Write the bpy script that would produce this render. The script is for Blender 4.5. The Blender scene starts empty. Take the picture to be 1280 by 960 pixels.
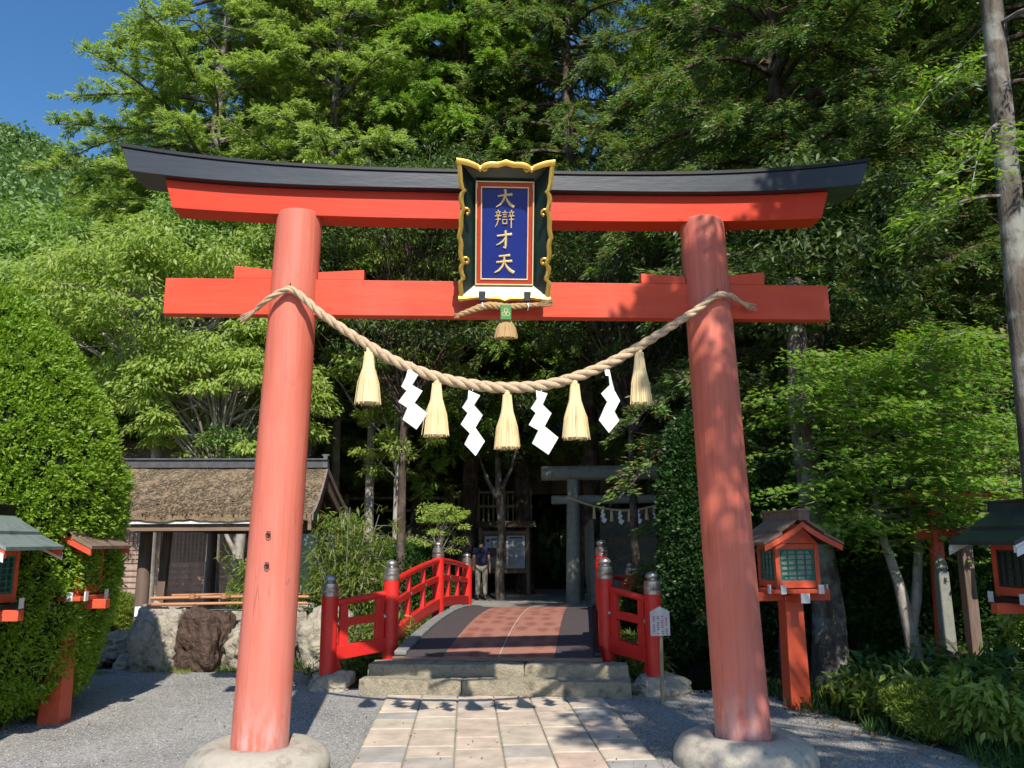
import bpy, bmesh, math, random
import numpy as np
from mathutils import Vector, Matrix, Euler, noise as MN
R = math.radians
S = bpy.context.scene
C = S.collection
random.seed(7)

# ------------------------------------------------------------------ helpers
class MB:
    def __init__(s): s.v=[]; s.f=[]
    def box(s, c, d, rot=None, taper=None):
        """box of full size d centred on c; rot = Euler tuple; taper scales the top face"""
        i=len(s.v); tx,ty = taper or (1,1)
        m = Euler(rot).to_matrix() if rot else None
        for z in (-.5,.5):
            for x,y in ((-.5,-.5),(.5,-.5),(.5,.5),(-.5,.5)):
                p=Vector((x*d[0]*(tx if z>0 else 1),y*d[1]*(ty if z>0 else 1),z*d[2]))
                if m: p=m@p
                s.v.append((p.x+c[0],p.y+c[1],p.z+c[2]))
        s.f += [(i,i+3,i+2,i+1),(i+4,i+5,i+6,i+7),(i,i+1,i+5,i+4),(i+1,i+2,i+6,i+5),(i+2,i+3,i+7,i+6),(i+3,i,i+4,i+7)]
        return s
    def hexa(s, p):
        i=len(s.v); s.v+=[tuple(q) for q in p]
        s.f += [(i,i+3,i+2,i+1),(i+4,i+5,i+6,i+7),(i,i+1,i+5,i+4),(i+1,i+2,i+6,i+5),(i+2,i+3,i+7,i+6),(i+3,i,i+4,i+7)]
        return s
    def bar(s, a, b, w, h, up=(0,0,1)):
        a=Vector(a); b=Vector(b); d=(b-a).normalized(); u=Vector(up)
        r=d.cross(u)
        if r.length<1e-4: r=d.cross(Vector((1,0,0)))
        r.normalize(); u=r.cross(d)
        q=[]
        for p in (a,b):
            q += [p-r*w/2-u*h/2, p+r*w/2-u*h/2, p+r*w/2+u*h/2, p-r*w/2+u*h/2]
        return s.hexa(q)
    def tube(s, pts, rad, n=10, cap=True, close=False):
        pts=[Vector(p) for p in pts]; k=len(pts)
        if not hasattr(rad,'__len__'): rad=[rad]*k
        i0=len(s.v); prev=None
        for j,p in enumerate(pts):
            t=(pts[min(j+1,k-1)]-pts[max(j-1,0)])
            if t.length<1e-9: t=Vector((0,0,1))
            t.normalize()
            if prev is None:
                r=t.cross(Vector((0,0,1)))
                if r.length<.05: r=t.cross(Vector((0,1,0)))
            else: r=prev-t*prev.dot(t)
            r.normalize(); prev=r; b=t.cross(r)
            for a in range(n):
                an=2*math.pi*a/n
                q=p+(r*math.cos(an)+b*math.sin(an))*rad[j]
                s.v.append(tuple(q))
        for j in range(k-1):
            for a in range(n):
                b=(a+1)%n
                s.f.append((i0+j*n+a,i0+j*n+b,i0+(j+1)*n+b,i0+(j+1)*n+a))
        if cap:
            s.f.append(tuple(i0+a for a in range(n))[::-1]); s.f.append(tuple(i0+(k-1)*n+a for a in range(n)))
        return s
    def lathe(s, prof, c=(0,0,0), n=32, fn=None):
        i0=len(s.v); k=len(prof)
        for (r,z) in prof:
            for a in range(n):
                an=2*math.pi*a/n
                p=[c[0]+r*math.cos(an),c[1]+r*math.sin(an),c[2]+z]
                if fn: p=fn(p,an,r)
                s.v.append(tuple(p))
        for j in range(k-1):
            for a in range(n):
                b=(a+1)%n
                s.f.append((i0+j*n+a,i0+j*n+b,i0+(j+1)*n+b,i0+(j+1)*n+a))
        s.f.append(tuple(i0+a for a in range(n))[::-1]); s.f.append(tuple(i0+(k-1)*n+a for a in range(n)))
        return s
    def loft(s, rings, cap=True, close=True):
        i0=len(s.v); n=len(rings[0]); k=len(rings)
        for r in rings: s.v += [tuple(p) for p in r]
        for j in range(k-1):
            for a in range(n if close else n-1):
                b=(a+1)%n
                s.f.append((i0+j*n+a,i0+j*n+b,i0+(j+1)*n+b,i0+(j+1)*n+a))
        if cap:
            s.f.append(tuple(i0+a for a in range(n))[::-1]); s.f.append(tuple(i0+(k-1)*n+a for a in range(n)))
        return s
    def plate(s, poly, o, ux, uy, un, th):
        """polygon in plane, extruded symmetrically"""
        i=len(s.v); n=len(poly); o=Vector(o);ux=Vector(ux);uy=Vector(uy);un=Vector(un)
        for sg in (-.5,.5):
            for x,y in poly: s.v.append(tuple(o+ux*x+uy*y+un*th*sg))
        s.f.append(tuple(range(i,i+n))[::-1]); s.f.append(tuple(range(i+n,i+2*n)))
        for a in range(n):
            b=(a+1)%n; s.f.append((i+a,i+b,i+n+b,i+n+a))
        return s
    def build(s, name, mat, parent=None, bevel=0, smooth=None, loc=None, xf=None):
        me=bpy.data.meshes.new(name)
        me.from_pydata([tuple(xf@Vector(p)) for p in s.v] if xf else s.v,[],s.f); me.validate()
        bm=bmesh.new(); bm.from_mesh(me); bmesh.ops.recalc_face_normals(bm,faces=bm.faces); bm.to_mesh(me); bm.free()
        if mat: me.materials.append(mat)
        o=bpy.data.objects.new(name,me); C.objects.link(o)
        if parent: o.parent=parent
        if loc: o.location=loc
        if smooth is not None:
            me.polygons.foreach_set('use_smooth',[True]*len(me.polygons)); me.set_sharp_from_angle(angle=R(smooth))
        if bevel:
            m=o.modifiers.new('bevel','BEVEL'); m.width=bevel; m.segments=2; m.limit_method='ANGLE'; m.angle_limit=R(35)
        return o

def tag(o,label=None,cat=None,group=None,kind=None):
    if label: o['label']=label
    if cat: o['category']=cat
    if group: o['group']=group
    if kind: o['kind']=kind
    return o
def thing(name,label,cat,loc=(0,0,0),rz=0,group=None):
    o=bpy.data.objects.new(name,None); C.objects.link(o); o.location=loc; o.rotation_euler=(0,0,rz)
    o.empty_display_size=.1
    return tag(o,label,cat,group)
def copy_tree(o,parent=None):
    c=o.copy(); C.objects.link(c); c.parent=parent
    for ch in list(o.children): copy_tree(ch,c)
    return c

# ------------------------------------------------------------------ materials
def nt(name):
    m=bpy.data.materials.new(name); m.use_nodes=True; t=m.node_tree; b=t.nodes['Principled BSDF']
    return m,t,b
def node(t,ty,**k):
    n=t.nodes.new(ty)
    for a,v in k.items():
        if a in n.inputs: n.inputs[a].default_value=v
        else: setattr(n,a,v)
    return n
def ramp(t,fac,stops):
    r=t.nodes.new('ShaderNodeValToRGB'); e=r.color_ramp.elements
    while len(e)<len(stops): e.new(.5)
    for x,(p,c) in zip(e,stops): x.position=p; x.color=(*c,1)
    t.links.new(fac,r.inputs[0]); return r.outputs[0]
def coords(t,scale=(1,1,1),kind='Object'):
    c=t.nodes.new('ShaderNodeTexCoord'); m=t.nodes.new('ShaderNodeMapping'); m.inputs['Scale'].default_value=scale
    t.links.new(c.outputs[kind],m.inputs['Vector']); return m.outputs[0]
def noise(t,vec,scale,detail=4,rough=.6):
    n=node(t,'ShaderNodeTexNoise',Scale=scale,Detail=detail,Roughness=rough); t.links.new(vec,n.inputs['Vector']); return n.outputs['Fac']
def bump(t,b,h,strength=.3,dist=.02):
    n=node(t,'ShaderNodeBump',Strength=strength,Distance=dist); t.links.new(h,n.inputs['Height']); t.links.new(n.outputs[0],b.inputs['Normal'])
def mixc(t,fac,a,b,mode='MIX'):
    n=t.nodes.new('ShaderNodeMix'); n.data_type='RGBA'; n.blend_type=mode
    for s,x in ((0,fac),(6,a),(7,b)):
        if hasattr(x,'links') or hasattr(x,'is_output'): t.links.new(x,n.inputs[s])
        else: n.inputs[s].default_value = x if s==0 else (*x,1)
    return n.outputs[2]

def M_var(name,c1,c2,scale=6,rough=.6,bmp=.2,stretch=(1,1,1),c3=None,det=5,spec=.4,metal=0,dist=.01,bscale=None):
    m,t,b=nt(name); v=coords(t,stretch)
    f=noise(t,v,scale,det)
    stops=[(.32,c1),(.68,c2)] if c3 is None else [(.28,c1),(.5,c2),(.72,c3)]
    t.links.new(ramp(t,f,stops),b.inputs['Base Color'])
    b.inputs['Roughness'].default_value=rough; b.inputs['Metallic'].default_value=metal
    b.inputs['Specular IOR Level'].default_value=spec
    if bmp: bump(t,b,noise(t,v,bscale or scale*5,6),bmp,dist)
    return m

def M_pillar():
    m,t,b=nt('faded_vermilion'); v=coords(t,(1,1,.06))
    g=noise(t,v,22,5,.65); big=noise(t,coords(t,(1,1,.35)),1.6,4)
    col=ramp(t,g,[(.25,(.43,.090,.050)),(.42,(.58,.128,.074)),(.6,(.64,.148,.090)),(.82,(.72,.225,.16))])
    col=mixc(t,ramp(t,big,[(.4,(0,0,0)),(.68,(.55,.55,.55))]),col,(.70,.25,.20))
    # drying cracks: thin dark vertical lines
    w=node(t,'ShaderNodeTexVoronoi',Scale=9.0); w.feature='DISTANCE_TO_EDGE'; t.links.new(coords(t,(1,1,.035)),w.inputs['Vector'])
    cr=ramp(t,w.outputs['Distance'],[(.0,(1,1,1)),(.012,(0,0,0))])
    cm=ramp(t,noise(t,coords(t,(1,1,.5)),1.3,3),[(.5,(0,0,0)),(.62,(.7,.7,.7))])
    k=mixc(t,1.0,cr,cm,'MULTIPLY')
    col=mixc(t,k,col,(.22,.05,.04))
    chip=ramp(t,noise(t,coords(t,(1,1,.45)),26,3,.5),[(.70,(0,0,0)),(.73,(.6,.6,.6))])
    col=mixc(t,chip,col,(.40,.13,.10))
    # scuffed pale feet
    sx=t.nodes.new('ShaderNodeSeparateXYZ'); t.links.new(coords(t),sx.inputs[0])
    foot=node(t,'ShaderNodeMapRange'); foot.inputs[1].default_value=.62; foot.inputs[2].default_value=.2
    t.links.new(sx.outputs[2],foot.inputs[0])
    ff=mixc(t,1.0,foot.outputs[0],ramp(t,noise(t,coords(t,(1,1,.3)),12,5),[(.42,(0,0,0)),(.62,(1,1,1))]),'MULTIPLY')
    col=mixc(t,ff,col,(.60,.36,.33))
    t.links.new(col,b.inputs['Base Color']); b.inputs['Roughness'].default_value=.55
    bump(t,b,g,.5,.010); return m
def M_beam():
    m,t,b=nt('vermilion_beam'); v=coords(t,(.15,1,1))
    g=noise(t,v,9,4); big=noise(t,coords(t,(.7,1,.5)),2.2,3)
    col=ramp(t,g,[(.3,(.58,.060,.024)),(.5,(.63,.072,.029)),(.75,(.68,.092,.040))])
    col=mixc(t,ramp(t,big,[(.5,(0,0,0)),(.75,(.5,.5,.5))]),col,(.64,.13,.09))
    t.links.new(col,b.inputs['Base Color']); b.inputs['Roughness'].default_value=.5; b.inputs['Specular IOR Level'].default_value=.3
    bump(t,b,noise(t,v,30,4),.3,.006); return m
def M_shimaki():
    m,t,b=nt('bright_vermilion'); g=noise(t,coords(t,(.2,1,1)),7,4)
    t.links.new(ramp(t,g,[(.3,(.57,.036,.009)),(.7,(.63,.048,.013))]),b.inputs['Base Color']); b.inputs['Roughness'].default_value=.5; b.inputs['Specular IOR Level'].default_value=.3; bump(t,b,noise(t,coords(t,(.15,1,1)),26,5),.25,.006)
    return m
def M_gravel():
    m,t,b=nt('ground_surface')
    pos=t.nodes.new('ShaderNodeNewGeometry'); P=pos.outputs['Position']
    vo=node(t,'ShaderNodeTexVoronoi',Scale=62.0); t.links.new(P,vo.inputs['Vector'])
    sep=t.nodes.new('ShaderNodeSeparateColor'); t.links.new(vo.outputs['Color'],sep.inputs[0])
    g1=ramp(t,sep.outputs[0],[(0,(.22,.215,.215)),(.5,(.32,.315,.31)),(1,(.43,.42,.405))])
    nn=noise(t,P,1.1,4); g1=mixc(t,1.0,g1,ramp(t,nn,[(.3,(.74,.73,.72)),(.7,(1.12,1.10,1.06))]),'MULTIPLY')
    g1=mixc(t,1.0,g1,ramp(t,noise(t,P,.35,3),[(.35,(.86,.85,.83)),(.65,(1.05,1.05,1.05))]),'MULTIPLY')
    soil=ramp(t,noise(t,P,7,6),[(.3,(.028,.026,.016)),(.5,(.05,.042,.026)),(.7,(.035,.06,.02))])
    att=t.nodes.new('ShaderNodeAttribute'); att.attribute_name='gravel'
    jag=node(t,'ShaderNodeMath'); jag.operation='ADD'; t.links.new(att.outputs['Fac'],jag.inputs[0])
    n2=node(t,'ShaderNodeMath'); n2.operation='MULTIPLY_ADD'; t.links.new(noise(t,P,5,5),n2.inputs[0]); n2.inputs[1].default_value=.7; n2.inputs[2].default_value=-.35
    t.links.new(n2.outputs[0],jag.inputs[1])
    f=ramp(t,jag.outputs[0],[(.45,(0,0,0)),(.55,(1,1,1))])
    t.links.new(mixc(t,f,soil,g1),b.inputs['Base Color']); b.inputs['Roughness'].default_value=.9
    b.inputs['Specular IOR Level'].default_value=.2
    bump(t,b,vo.outputs['Distance'],.6,.012); return m
def M_island(name,cols,rough=.8,nscale=8,bmp=.25,spec=.3,grain=.25,bscale=60):
    m,t,b=nt(name); g=t.nodes.new('ShaderNodeNewGeometry')
    n=len(cols); c=ramp(t,g.outputs['Random Per Island'],[(i/(n-1),x) for i,x in enumerate(cols)])
    P=coords(t); nn=noise(t,P,nscale,6)
    c=mixc(t,1.0,c,ramp(t,nn,[(.3,(1-grain,)*3),(.7,(1+grain*.6,)*3)]),'MULTIPLY')
    t.links.new(c,b.inputs['Base Color']); b.inputs['Roughness'].default_value=rough; b.inputs['Specular IOR Level'].default_value=spec
    bump(t,b,noise(t,P,bscale,5),bmp,.006); return m
def M_leaf(name,cols,trans=.35,rough=.45,spec=.35,tcol=None):
    m=bpy.data.materials.new(name); m.use_nodes=True; t=m.node_tree; b=t.nodes['Principled BSDF']; out=t.nodes['Material Output']
    g=t.nodes.new('ShaderNodeNewGeometry'); n=len(cols)
    c=ramp(t,g.outputs['Random Per Island'],[(i/(n-1),x) for i,x in enumerate(cols)])
    t.links.new(c,b.inputs['Base Color']); b.inputs['Roughness'].default_value=rough; b.inputs['Specular IOR Level'].default_value=spec
    tr=t.nodes.new('ShaderNodeBsdfTranslucent')
    tc=mixc(t,1.0,c,tcol or (1.5,1.7,.6),'MULTIPLY'); t.links.new(tc,tr.inputs[0])
    mx=t.nodes.new('ShaderNodeMixShader'); mx.inputs[0].default_value=trans
    t.links.new(b.outputs[0],mx.inputs[1]); t.links.new(tr.outputs[0],mx.inputs[2]); t.links.new(mx.outputs[0],out.inputs[0])
    return m
def M_bark(name,a,b_,c):
    m,t,b=nt(name); v=coords(t,(1,1,.22)); f=noise(t,v,14,6,.7)
    patch=noise(t,coords(t),3.5,4)
    col=mixc(t,ramp(t,patch,[(.48,(0,0,0)),(.62,(.8,.8,.8))]),ramp(t,f,[(.3,a),(.7,b_)]),c)
    t.links.new(col,b.inputs['Base Color']); b.inputs['Roughness'].default_value=.9; b.inputs['Specular IOR Level'].default_value=.15
    bump(t,b,f,.7,.03); return m

PILLAR=M_pillar(); BEAM=M_beam(); SHIM=M_shimaki(); GROUND=M_gravel()
BLACK=M_var('black_paint',(.020,.024,.034),(.034,.040,.052),4,.40,.2,(.2,1,1),spec=.5)
DARKLIP=M_var('black_lip',(.008,.008,.010),(.014,.014,.016),4,.5,0)
STONEBASE=M_var('pale_granite',(.27,.235,.185),(.50,.45,.375),9,.92,.9,c3=(.42,.375,.305),bscale=120,det=12,dist=.012)
GRANITE=M_var('step_granite',(.13,.11,.078),(.36,.31,.225),9,.95,1.0,c3=(.245,.21,.15),bscale=45,dist=.02,det=9)
ROCK=M_var('rock',(.13,.115,.085),(.44,.39,.31),5,.95,1.0,c3=(.28,.25,.20),bscale=16,dist=.05,det=10)
BROWNROCK=M_var('wet_brown_rock',(.025,.016,.011),(.115,.070,.050),9,.6,1.0,c3=(.058,.034,.024),bscale=22,dist=.05,det=9)
RED=M_var('red_lacquer',(.62,.020,.016),(.72,.030,.022),5,.38,.08,spec=.5)
RED2=M_var('orange_red_paint',(.52,.070,.030),(.66,.095,.040),6,.5,.15,c3=(.58,.10,.05))
STEEL=M_var('cap_metal',(.36,.33,.31),(.55,.51,.48),9,.34,.05,metal=.85)
DMETAL=M_var('dark_iron',(.02,.02,.022),(.04,.04,.042),9,.45,.1,metal=.6)
GOLD=M_var('gold_leaf',(.62,.35,.06),(.80,.50,.12),6,.36,.12,metal=.8,spec=.6)
GOLDPALE=M_var('pale_gold',(.78,.58,.28),(.86,.68,.38),8,.5,.05,metal=.2)
DGREEN=M_var('dark_green_lacquer',(.006,.022,.020),(.012,.035,.030),3,.3,0,spec=.5)
SUNBOARD=M_var('sunlit_board_pale',(.66,.60,.50),(.80,.76,.68),14,.5,.1)  # sunlit brightness of the plaque's upward-facing lower board, painted into its colour
BLUE=M_var('ultramarine_lacquer',(.006,.020,.19),(.010,.028,.24),2,.4,0,spec=.4)
PLRED=M_var('plaque_red',(.50,.035,.015),(.58,.05,.02),4,.45,0)
STRAW=M_var('rope_straw',(.38,.27,.16),(.62,.47,.31),34,.85,.7,(1,1,1),c3=(.53,.39,.25),spec=.2)
TASSEL=M_island('tassel_straw',[(.60,.44,.22),(.78,.60,.33),(.68,.51,.27),(.83,.67,.40)],.75,10,0,.25,.1)
OLDSTRAW=M_island('old_straw',[(.36,.23,.11),(.52,.35,.17),(.44,.29,.14)],.85,10,0,.2,.1)
PAPER=M_var('white_paper',(.84,.84,.84),(.88,.88,.88),3,.7,0)
WHITE=M_var('white_paint',(.66,.64,.60),(.80,.78,.75),9,.6,.1)
TAGG=M_var('green_tag',(.05,.19,.05),(.08,.25,.08),6,.6,.1)
GREENP=M_var('green_lattice',(.006,.13,.09),(.01,.18,.125),6,.45,.05)
DGLASS=M_var('dim_window_paper',(.03,.05,.045),(.06,.085,.07),4,.3,0)
PANEP=M_var('lamp_paper',(.20,.24,.20),(.34,.38,.32),5,.7,0)
COPPER=M_var('weathered_copper',(.12,.155,.15),(.21,.25,.235),8,.5,.1,c3=(.15,.19,.18))
DCOPPER=M_var('dark_copper',(.02,.03,.032),(.045,.06,.06),5,.45,.1)
OLDWOOD=M_var('old_wood',(.085,.055,.04),(.19,.13,.10),10,.8,.4,(1,1,.12),c3=(.13,.09,.07))
OLDWOODX=M_var('old_wood_along',(.10,.065,.045),(.24,.165,.12),10,.8,.4,(.12,1,1),c3=(.15,.10,.08))
TANWOOD=M_var('tan_wood',(.26,.17,.10),(.42,.29,.18),8,.75,.3,(1,1,.2))
PALEWOOD=M_var('pale_wood',(.40,.31,.21),(.55,.44,.31),8,.75,.3,(1,1,.2))
PINKWOOD=M_var('weathered_pink_wood',(.30,.22,.19),(.44,.33,.29),8,.8,.3,(1,1,.15))
BARKROOF=M_var('bark_roof',(.055,.040,.022),(.30,.21,.13),9,.95,1.0,(1,1,1),c3=(.16,.115,.065),det=9,bscale=22,dist=.04)
TILE=M_var('grey_tile',(.05,.05,.052),(.10,.10,.105),9,.6,.3)
BAMBOO=M_var('bamboo_pole',(.40,.17,.08),(.52,.26,.13),9,.5,.1,(.1,1,1))
GREYST=M_var('torii_stone',(.15,.15,.13),(.26,.26,.225),7,.9,.5,c3=(.19,.20,.17),bscale=50)
MOSSW=M_var('mossy_wall',(.035,.033,.028),(.11,.105,.09),2.6,.95,.8,c3=(.04,.055,.02),bscale=9,dist=.05)
ASPH=M_var('dark_court',(.085,.085,.088),(.13,.13,.13),5,.95,.3)
PAVEY=M_var('pale_yard',(.36,.35,.34),(.48,.46,.44),3,.9,.3)
BARK=M_bark('grey_bark',(.045,.036,.030),(.20,.17,.14),(.33,.33,.30))
BARKB=M_bark('brown_bark',(.035,.025,.02),(.12,.085,.065),(.16,.13,.11))
BARKP=M_bark('pale_bark',(.20,.175,.145),(.38,.34,.29),(.45,.42,.38))

# ------------------------------------------------------------------ camera, light, world
cam_d=bpy.data.cameras.new('camera'); cam=bpy.data.objects.new('camera',cam_d); C.objects.link(cam); S.camera=cam
cx,D,ch,yaw,pitch,roll,f=-.2857,6.2738,1.6,.0554,.1888,-.0055,1026.1
fw=Vector((math.sin(yaw)*math.cos(pitch),math.cos(yaw)*math.cos(pitch),math.sin(pitch)))
rt=Vector((math.cos(yaw),-math.sin(yaw),0)); up=rt.cross(fw)
r2=rt*math.cos(roll)+up*math.sin(roll); u2=-rt*math.sin(roll)+up*math.cos(roll)
cam.matrix_world=Matrix(((r2.x,u2.x,-fw.x,cx),(r2.y,u2.y,-fw.y,-D),(r2.z,u2.z,-fw.z,ch),(0,0,0,1)))
cam_d.sensor_width=36; cam_d.lens=36*f/1280; cam_d.clip_start=.05; cam_d.clip_end=3000
sun_d=bpy.data.lights.new('sun','SUN'); sun=bpy.data.objects.new('sun',sun_d); C.objects.link(sun)
sun_d.energy=5.0; sun_d.angle=R(.53); sun_d.color=(1,.94,.83)
Ld=Vector((-.092,.995,-.99)).normalized()
sun.rotation_euler=Ld.to_track_quat('-Z','Y').to_euler(); sun.location=(0,-10,20)
W=bpy.data.worlds.new('World'); S.world=W; W.use_nodes=True; t=W.node_tree
sky=t.nodes.new('ShaderNodeTexSky'); sky.sky_type='NISHITA'; sky.sun_disc=False; sky.sun_elevation=R(45); sky.sun_rotation=R(174.7)
sky.air_density=1.0; sky.dust_density=.4; sky.ozone_density=2.5
hs=t.nodes.new('ShaderNodeHueSaturation'); hs.inputs['Saturation'].default_value=1.25; hs.inputs['Value'].default_value=1.75
t.links.new(sky.outputs[0],hs.inputs['Color']); t.links.new(hs.outputs[0],t.nodes['Background'].inputs[0]); t.nodes['Background'].inputs[1].default_value=.08
S.view_settings.view_transform='Standard'; S.view_settings.look='None'; S.view_settings.exposure=.24; S.view_settings.gamma=1
S.view_settings.use_curve_mapping=False
S.render.engine='CYCLES'; cy=S.cycles
cy.use_denoising=True; cy.denoiser='OPENIMAGEDENOISE'; cy.max_bounces=4; cy.diffuse_bounces=2; cy.glossy_bounces=2; cy.transmission_bounces=3
cy.transparent_max_bounces=4; cy.sample_clamp_indirect=4; cy.use_adaptive_sampling=True; cy.adaptive_threshold=.02
cy.caustics_reflective=False; cy.caustics_refractive=False
S.render.use_persistent_data=False

# ------------------------------------------------------------------ bridge frame
TH=R(8.5); NV=Vector((math.cos(TH),-math.sin(TH),0)); UV=Vector((math.sin(TH),math.cos(TH),0)); A0=Vector((0,2.7,0))
def BR(a,b,z=0): return A0+NV*a+UV*b+Vector((0,0,z))

# ------------------------------------------------------------------ ground
def sstep(x,a,b):
    x=np.clip((x-a)/(b-a),0,1); return x*x*(3-2*x)
def gz(X,Y):
    """terrain height"""
    X=np.asarray(X,float); Y=np.asarray(Y,float)
    a=(X-A0.x)*NV.x+(Y-A0.y)*NV.y; b=(X-A0.x)*UV.x+(Y-A0.y)*UV.y
    z=np.zeros_like(X)
    gul=sstep(b,.55,1.3)*(1-sstep(b,6.6,7.4))*sstep(a,-2.6,-1.9)*(1-sstep(a,6,8))
    z-=1.0*gul
    # planted rise on the right, slopes behind
    z+=sstep(X,6.5,14)*1.5*sstep(Y,0,6)
    d=Y-22-2.0*sstep(-X,3,10)
    z+=2.1*sstep(d,0,.6)*sstep(X,-3.6,-3.2)*(1-sstep(X,1.5,1.6))
    slope=np.clip(Y-24.5,0,None)
    k=.62*sstep(X,-14,-2)+.20*(1-sstep(X,-14,-2))
    z+=k*np.minimum(slope,45)*1.0
    z+=.10*np.sin(X*.7+1)*np.cos(Y*.5)*sstep(np.hypot(X,Y),14,22)
    far=np.clip(np.hypot(X,Y)-70,0,None)
    z+=np.where(Y>0,1,0)*.63*np.minimum(far,160)*sstep(-X,-40,30)*sstep(Y,40,70)*(.92+.05*np.sin(X*.035+2)+.03*np.sin(X*.09))
    z+=np.where(Y>0,1,0)*.35*np.minimum(far,160)*sstep(X,-30,40)*sstep(Y,40,70)
    return z
def axis(lim,fine,fs,growth=1.18):
    xs=[0.]; st=fs
    while xs[-1]<lim:
        if xs[-1]>fine: st*=growth
        xs.append(xs[-1]+st)
    return np.array(xs)
ax=axis(600,16,.2); ax=np.concatenate([-ax[:0:-1],ax]); ayp=axis(600,26,.2); ayn=axis(300,8,.3); ay=np.concatenate([-ayn[:0:-1],ayp])
GX,GY=np.meshgrid(ax,ay); GZ=gz(GX,GY)
nx,ny=len(ax),len(ay)
me=bpy.data.meshes.new('ground')
co=np.stack([GX,GY,GZ],-1).reshape(-1,3).astype('f')
ii=(np.arange(ny-1)[:,None]*nx+np.arange(nx-1)[None,:]).ravel()
fc=np.stack([ii,ii+1,ii+nx+1,ii+nx],1).astype('i')
def mesh_np(me,co,fc,k=4):
    me.vertices.add(len(co)); me.vertices.foreach_set('co',co.astype('f').ravel())
    me.loops.add(fc.size); me.loops.foreach_set('vertex_index',fc.astype('i').ravel())
    me.polygons.add(len(fc)); me.polygons.foreach_set('loop_start',np.arange(0,fc.size,k,dtype='i'))
    me.update(calc_edges=True)
mesh_np(me,co,fc)
me.polygons.foreach_set('use_smooth',[True]*len(me.polygons))
gr=np.zeros_like(GX)
gr=(1-sstep(GY,4.9+.0*GX,5.3))*(1-sstep(GX+.25*(GY-1),3.0,3.4))*sstep(GX,-7,-6.6)
court=sstep(GY,10.3,10.7)*(1-sstep(GY,21.8,22.2))*sstep(GX,-3,-2.6)*(1-sstep(GX,5.6,6))
gr=np.maximum(gr,court)
at=me.attributes.new('gravel','FLOAT','POINT'); at.data.foreach_set('value',gr.ravel().astype('f'))
me.materials.append(GROUND)
go=bpy.data.objects.new('ground',me); C.objects.link(go); tag(go,'pale grey gravel ground turning to dark soil under the trees',kind='structure')

# paving slabs of the approach path (one sheet of slabs)
SLAB=M_island('paving_slabs',[(.58,.46,.37),(.52,.44,.35),(.58,.43,.345),(.35,.345,.33),(.55,.45,.36),(.61,.50,.40),(.55,.47,.37),(.59,.455,.37)],.88,4,.45,.25,.30,40)
mb=MB(); rnd=random.Random(3)
xs=[-1.11,-.74,-.37,.0,.37,.735,1.12]
for c in range(6):
    y=-9-rnd.random()*.4
    while y<2.9:
        l=rnd.choice([.32,.40,.45,.5,.6,.7]); y2=y+l
        x0=xs[c]+.007; x1=xs[c+1]-.007
        # front of the lower step runs askew
        lim=2.7-.149*(x0+x1)/2-.03
        e0=2.7-.15*x0-.012; e1=2.7-.15*x1-.012
        ya=y+.007
        if ya>=lim-.05: break
        yb0=min(y2-.007,e0); yb1=min(y2-.007,e1)
        if lim-y2<.12: yb0,yb1=e0,e1; y2=9
        h=.022+rnd.uniform(-.002,.003); g=.012
        i=len(mb.v)
        mb.v+=[(x0,ya,-.03),(x1,ya,-.03),(x1,yb1,-.03),(x0,yb0,-.03),(x0,ya,h-.006),(x1,ya,h-.006),(x1,yb1,h-.006),(x0,yb0,h-.006),
               (x0+g,ya+g,h),(x1-g,ya+g,h),(x1-g,yb1-g,h),(x0+g,yb0-g,h)]
        mb.f+=[(i,i+1,i+5,i+4),(i+1,i+2,i+6,i+5),(i+2,i+3,i+7,i+6),(i+3,i,i+4,i+7),(i+4,i+5,i+9,i+8),(i+5,i+6,i+10,i+9),(i+6,i+7,i+11,i+10),(i+7,i+4,i+8,i+11),(i+8,i+9,i+10,i+11)]
        y=y2
tag(mb.build('stone_path',SLAB),'path of square stone slabs leading to the gate',kind='structure')
mb=MB(); mb.hexa([(-1.12,-9.6,-.03),(1.13,-9.6,-.03),(1.13,2.52,-.03),(-1.12,2.85,-.03),(-1.12,-9.6,.008),(1.13,-9.6,.008),(1.13,2.52,.008),(-1.12,2.85,.008)])
tag(mb.build('path_mortar',M_var('mortar',(.22,.20,.15),(.34,.31,.24),12,.95,.3)),'sandy joints between the paving slabs',kind='structure')

# scattered gravel stones
def rock_mesh(seed,n=2,amp=.25,flat=.8,det=0):
    rg=np.random.RandomState(seed); bm=bmesh.new(); bmesh.ops.create_icosphere(bm,subdivisions=n,radius=1)
    ph=rg.rand(6,3)*4-2; am=rg.rand(6)
    for v in bm.verts:
        p=np.array(v.co); d=sum(a*math.sin(p@q*1.9+i) for i,(a,q) in enumerate(zip(am,ph)))
        q=v.co*1.6+Vector((seed*3.1,seed*1.7,0)); e=det*(MN.fractal(q,.8,2.0,6)*.16-abs(MN.noise(q*2.3))*.22) if det else 0
        v.co=v.co*(1+amp*d/2+e); v.co.z*=flat
    return bm
def add_rock(name,loc,size,seed,mat,label=None,cat='rock',group=None,parent=None,n=4,amp=.22,flat=1,rz=0,square=0):
    bm=rock_mesh(seed,n+1,amp,flat,1); me=bpy.data.meshes.new(name)
    for v in bm.verts:
        c=v.co
        if square:
            q=max(abs(c.x),abs(c.y),abs(c.z)); k=c.length/q if q else 1; v.co=c*(1+(k-1)*square*.8)
        v.co=Vector((v.co.x*size[0],v.co.y*size[1],v.co.z*size[2]))
    bm.to_mesh(me); bm.free(); me.polygons.foreach_set('use_smooth',[True]*len(me.polygons)); me.materials.append(mat)
    o=bpy.data.objects.new(name,me); C.objects.link(o); o.location=loc; o.rotation_euler=(0,0,rz)
    if parent: o.parent=parent
    elif label: tag(o,label,cat,group)
    return o
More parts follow.
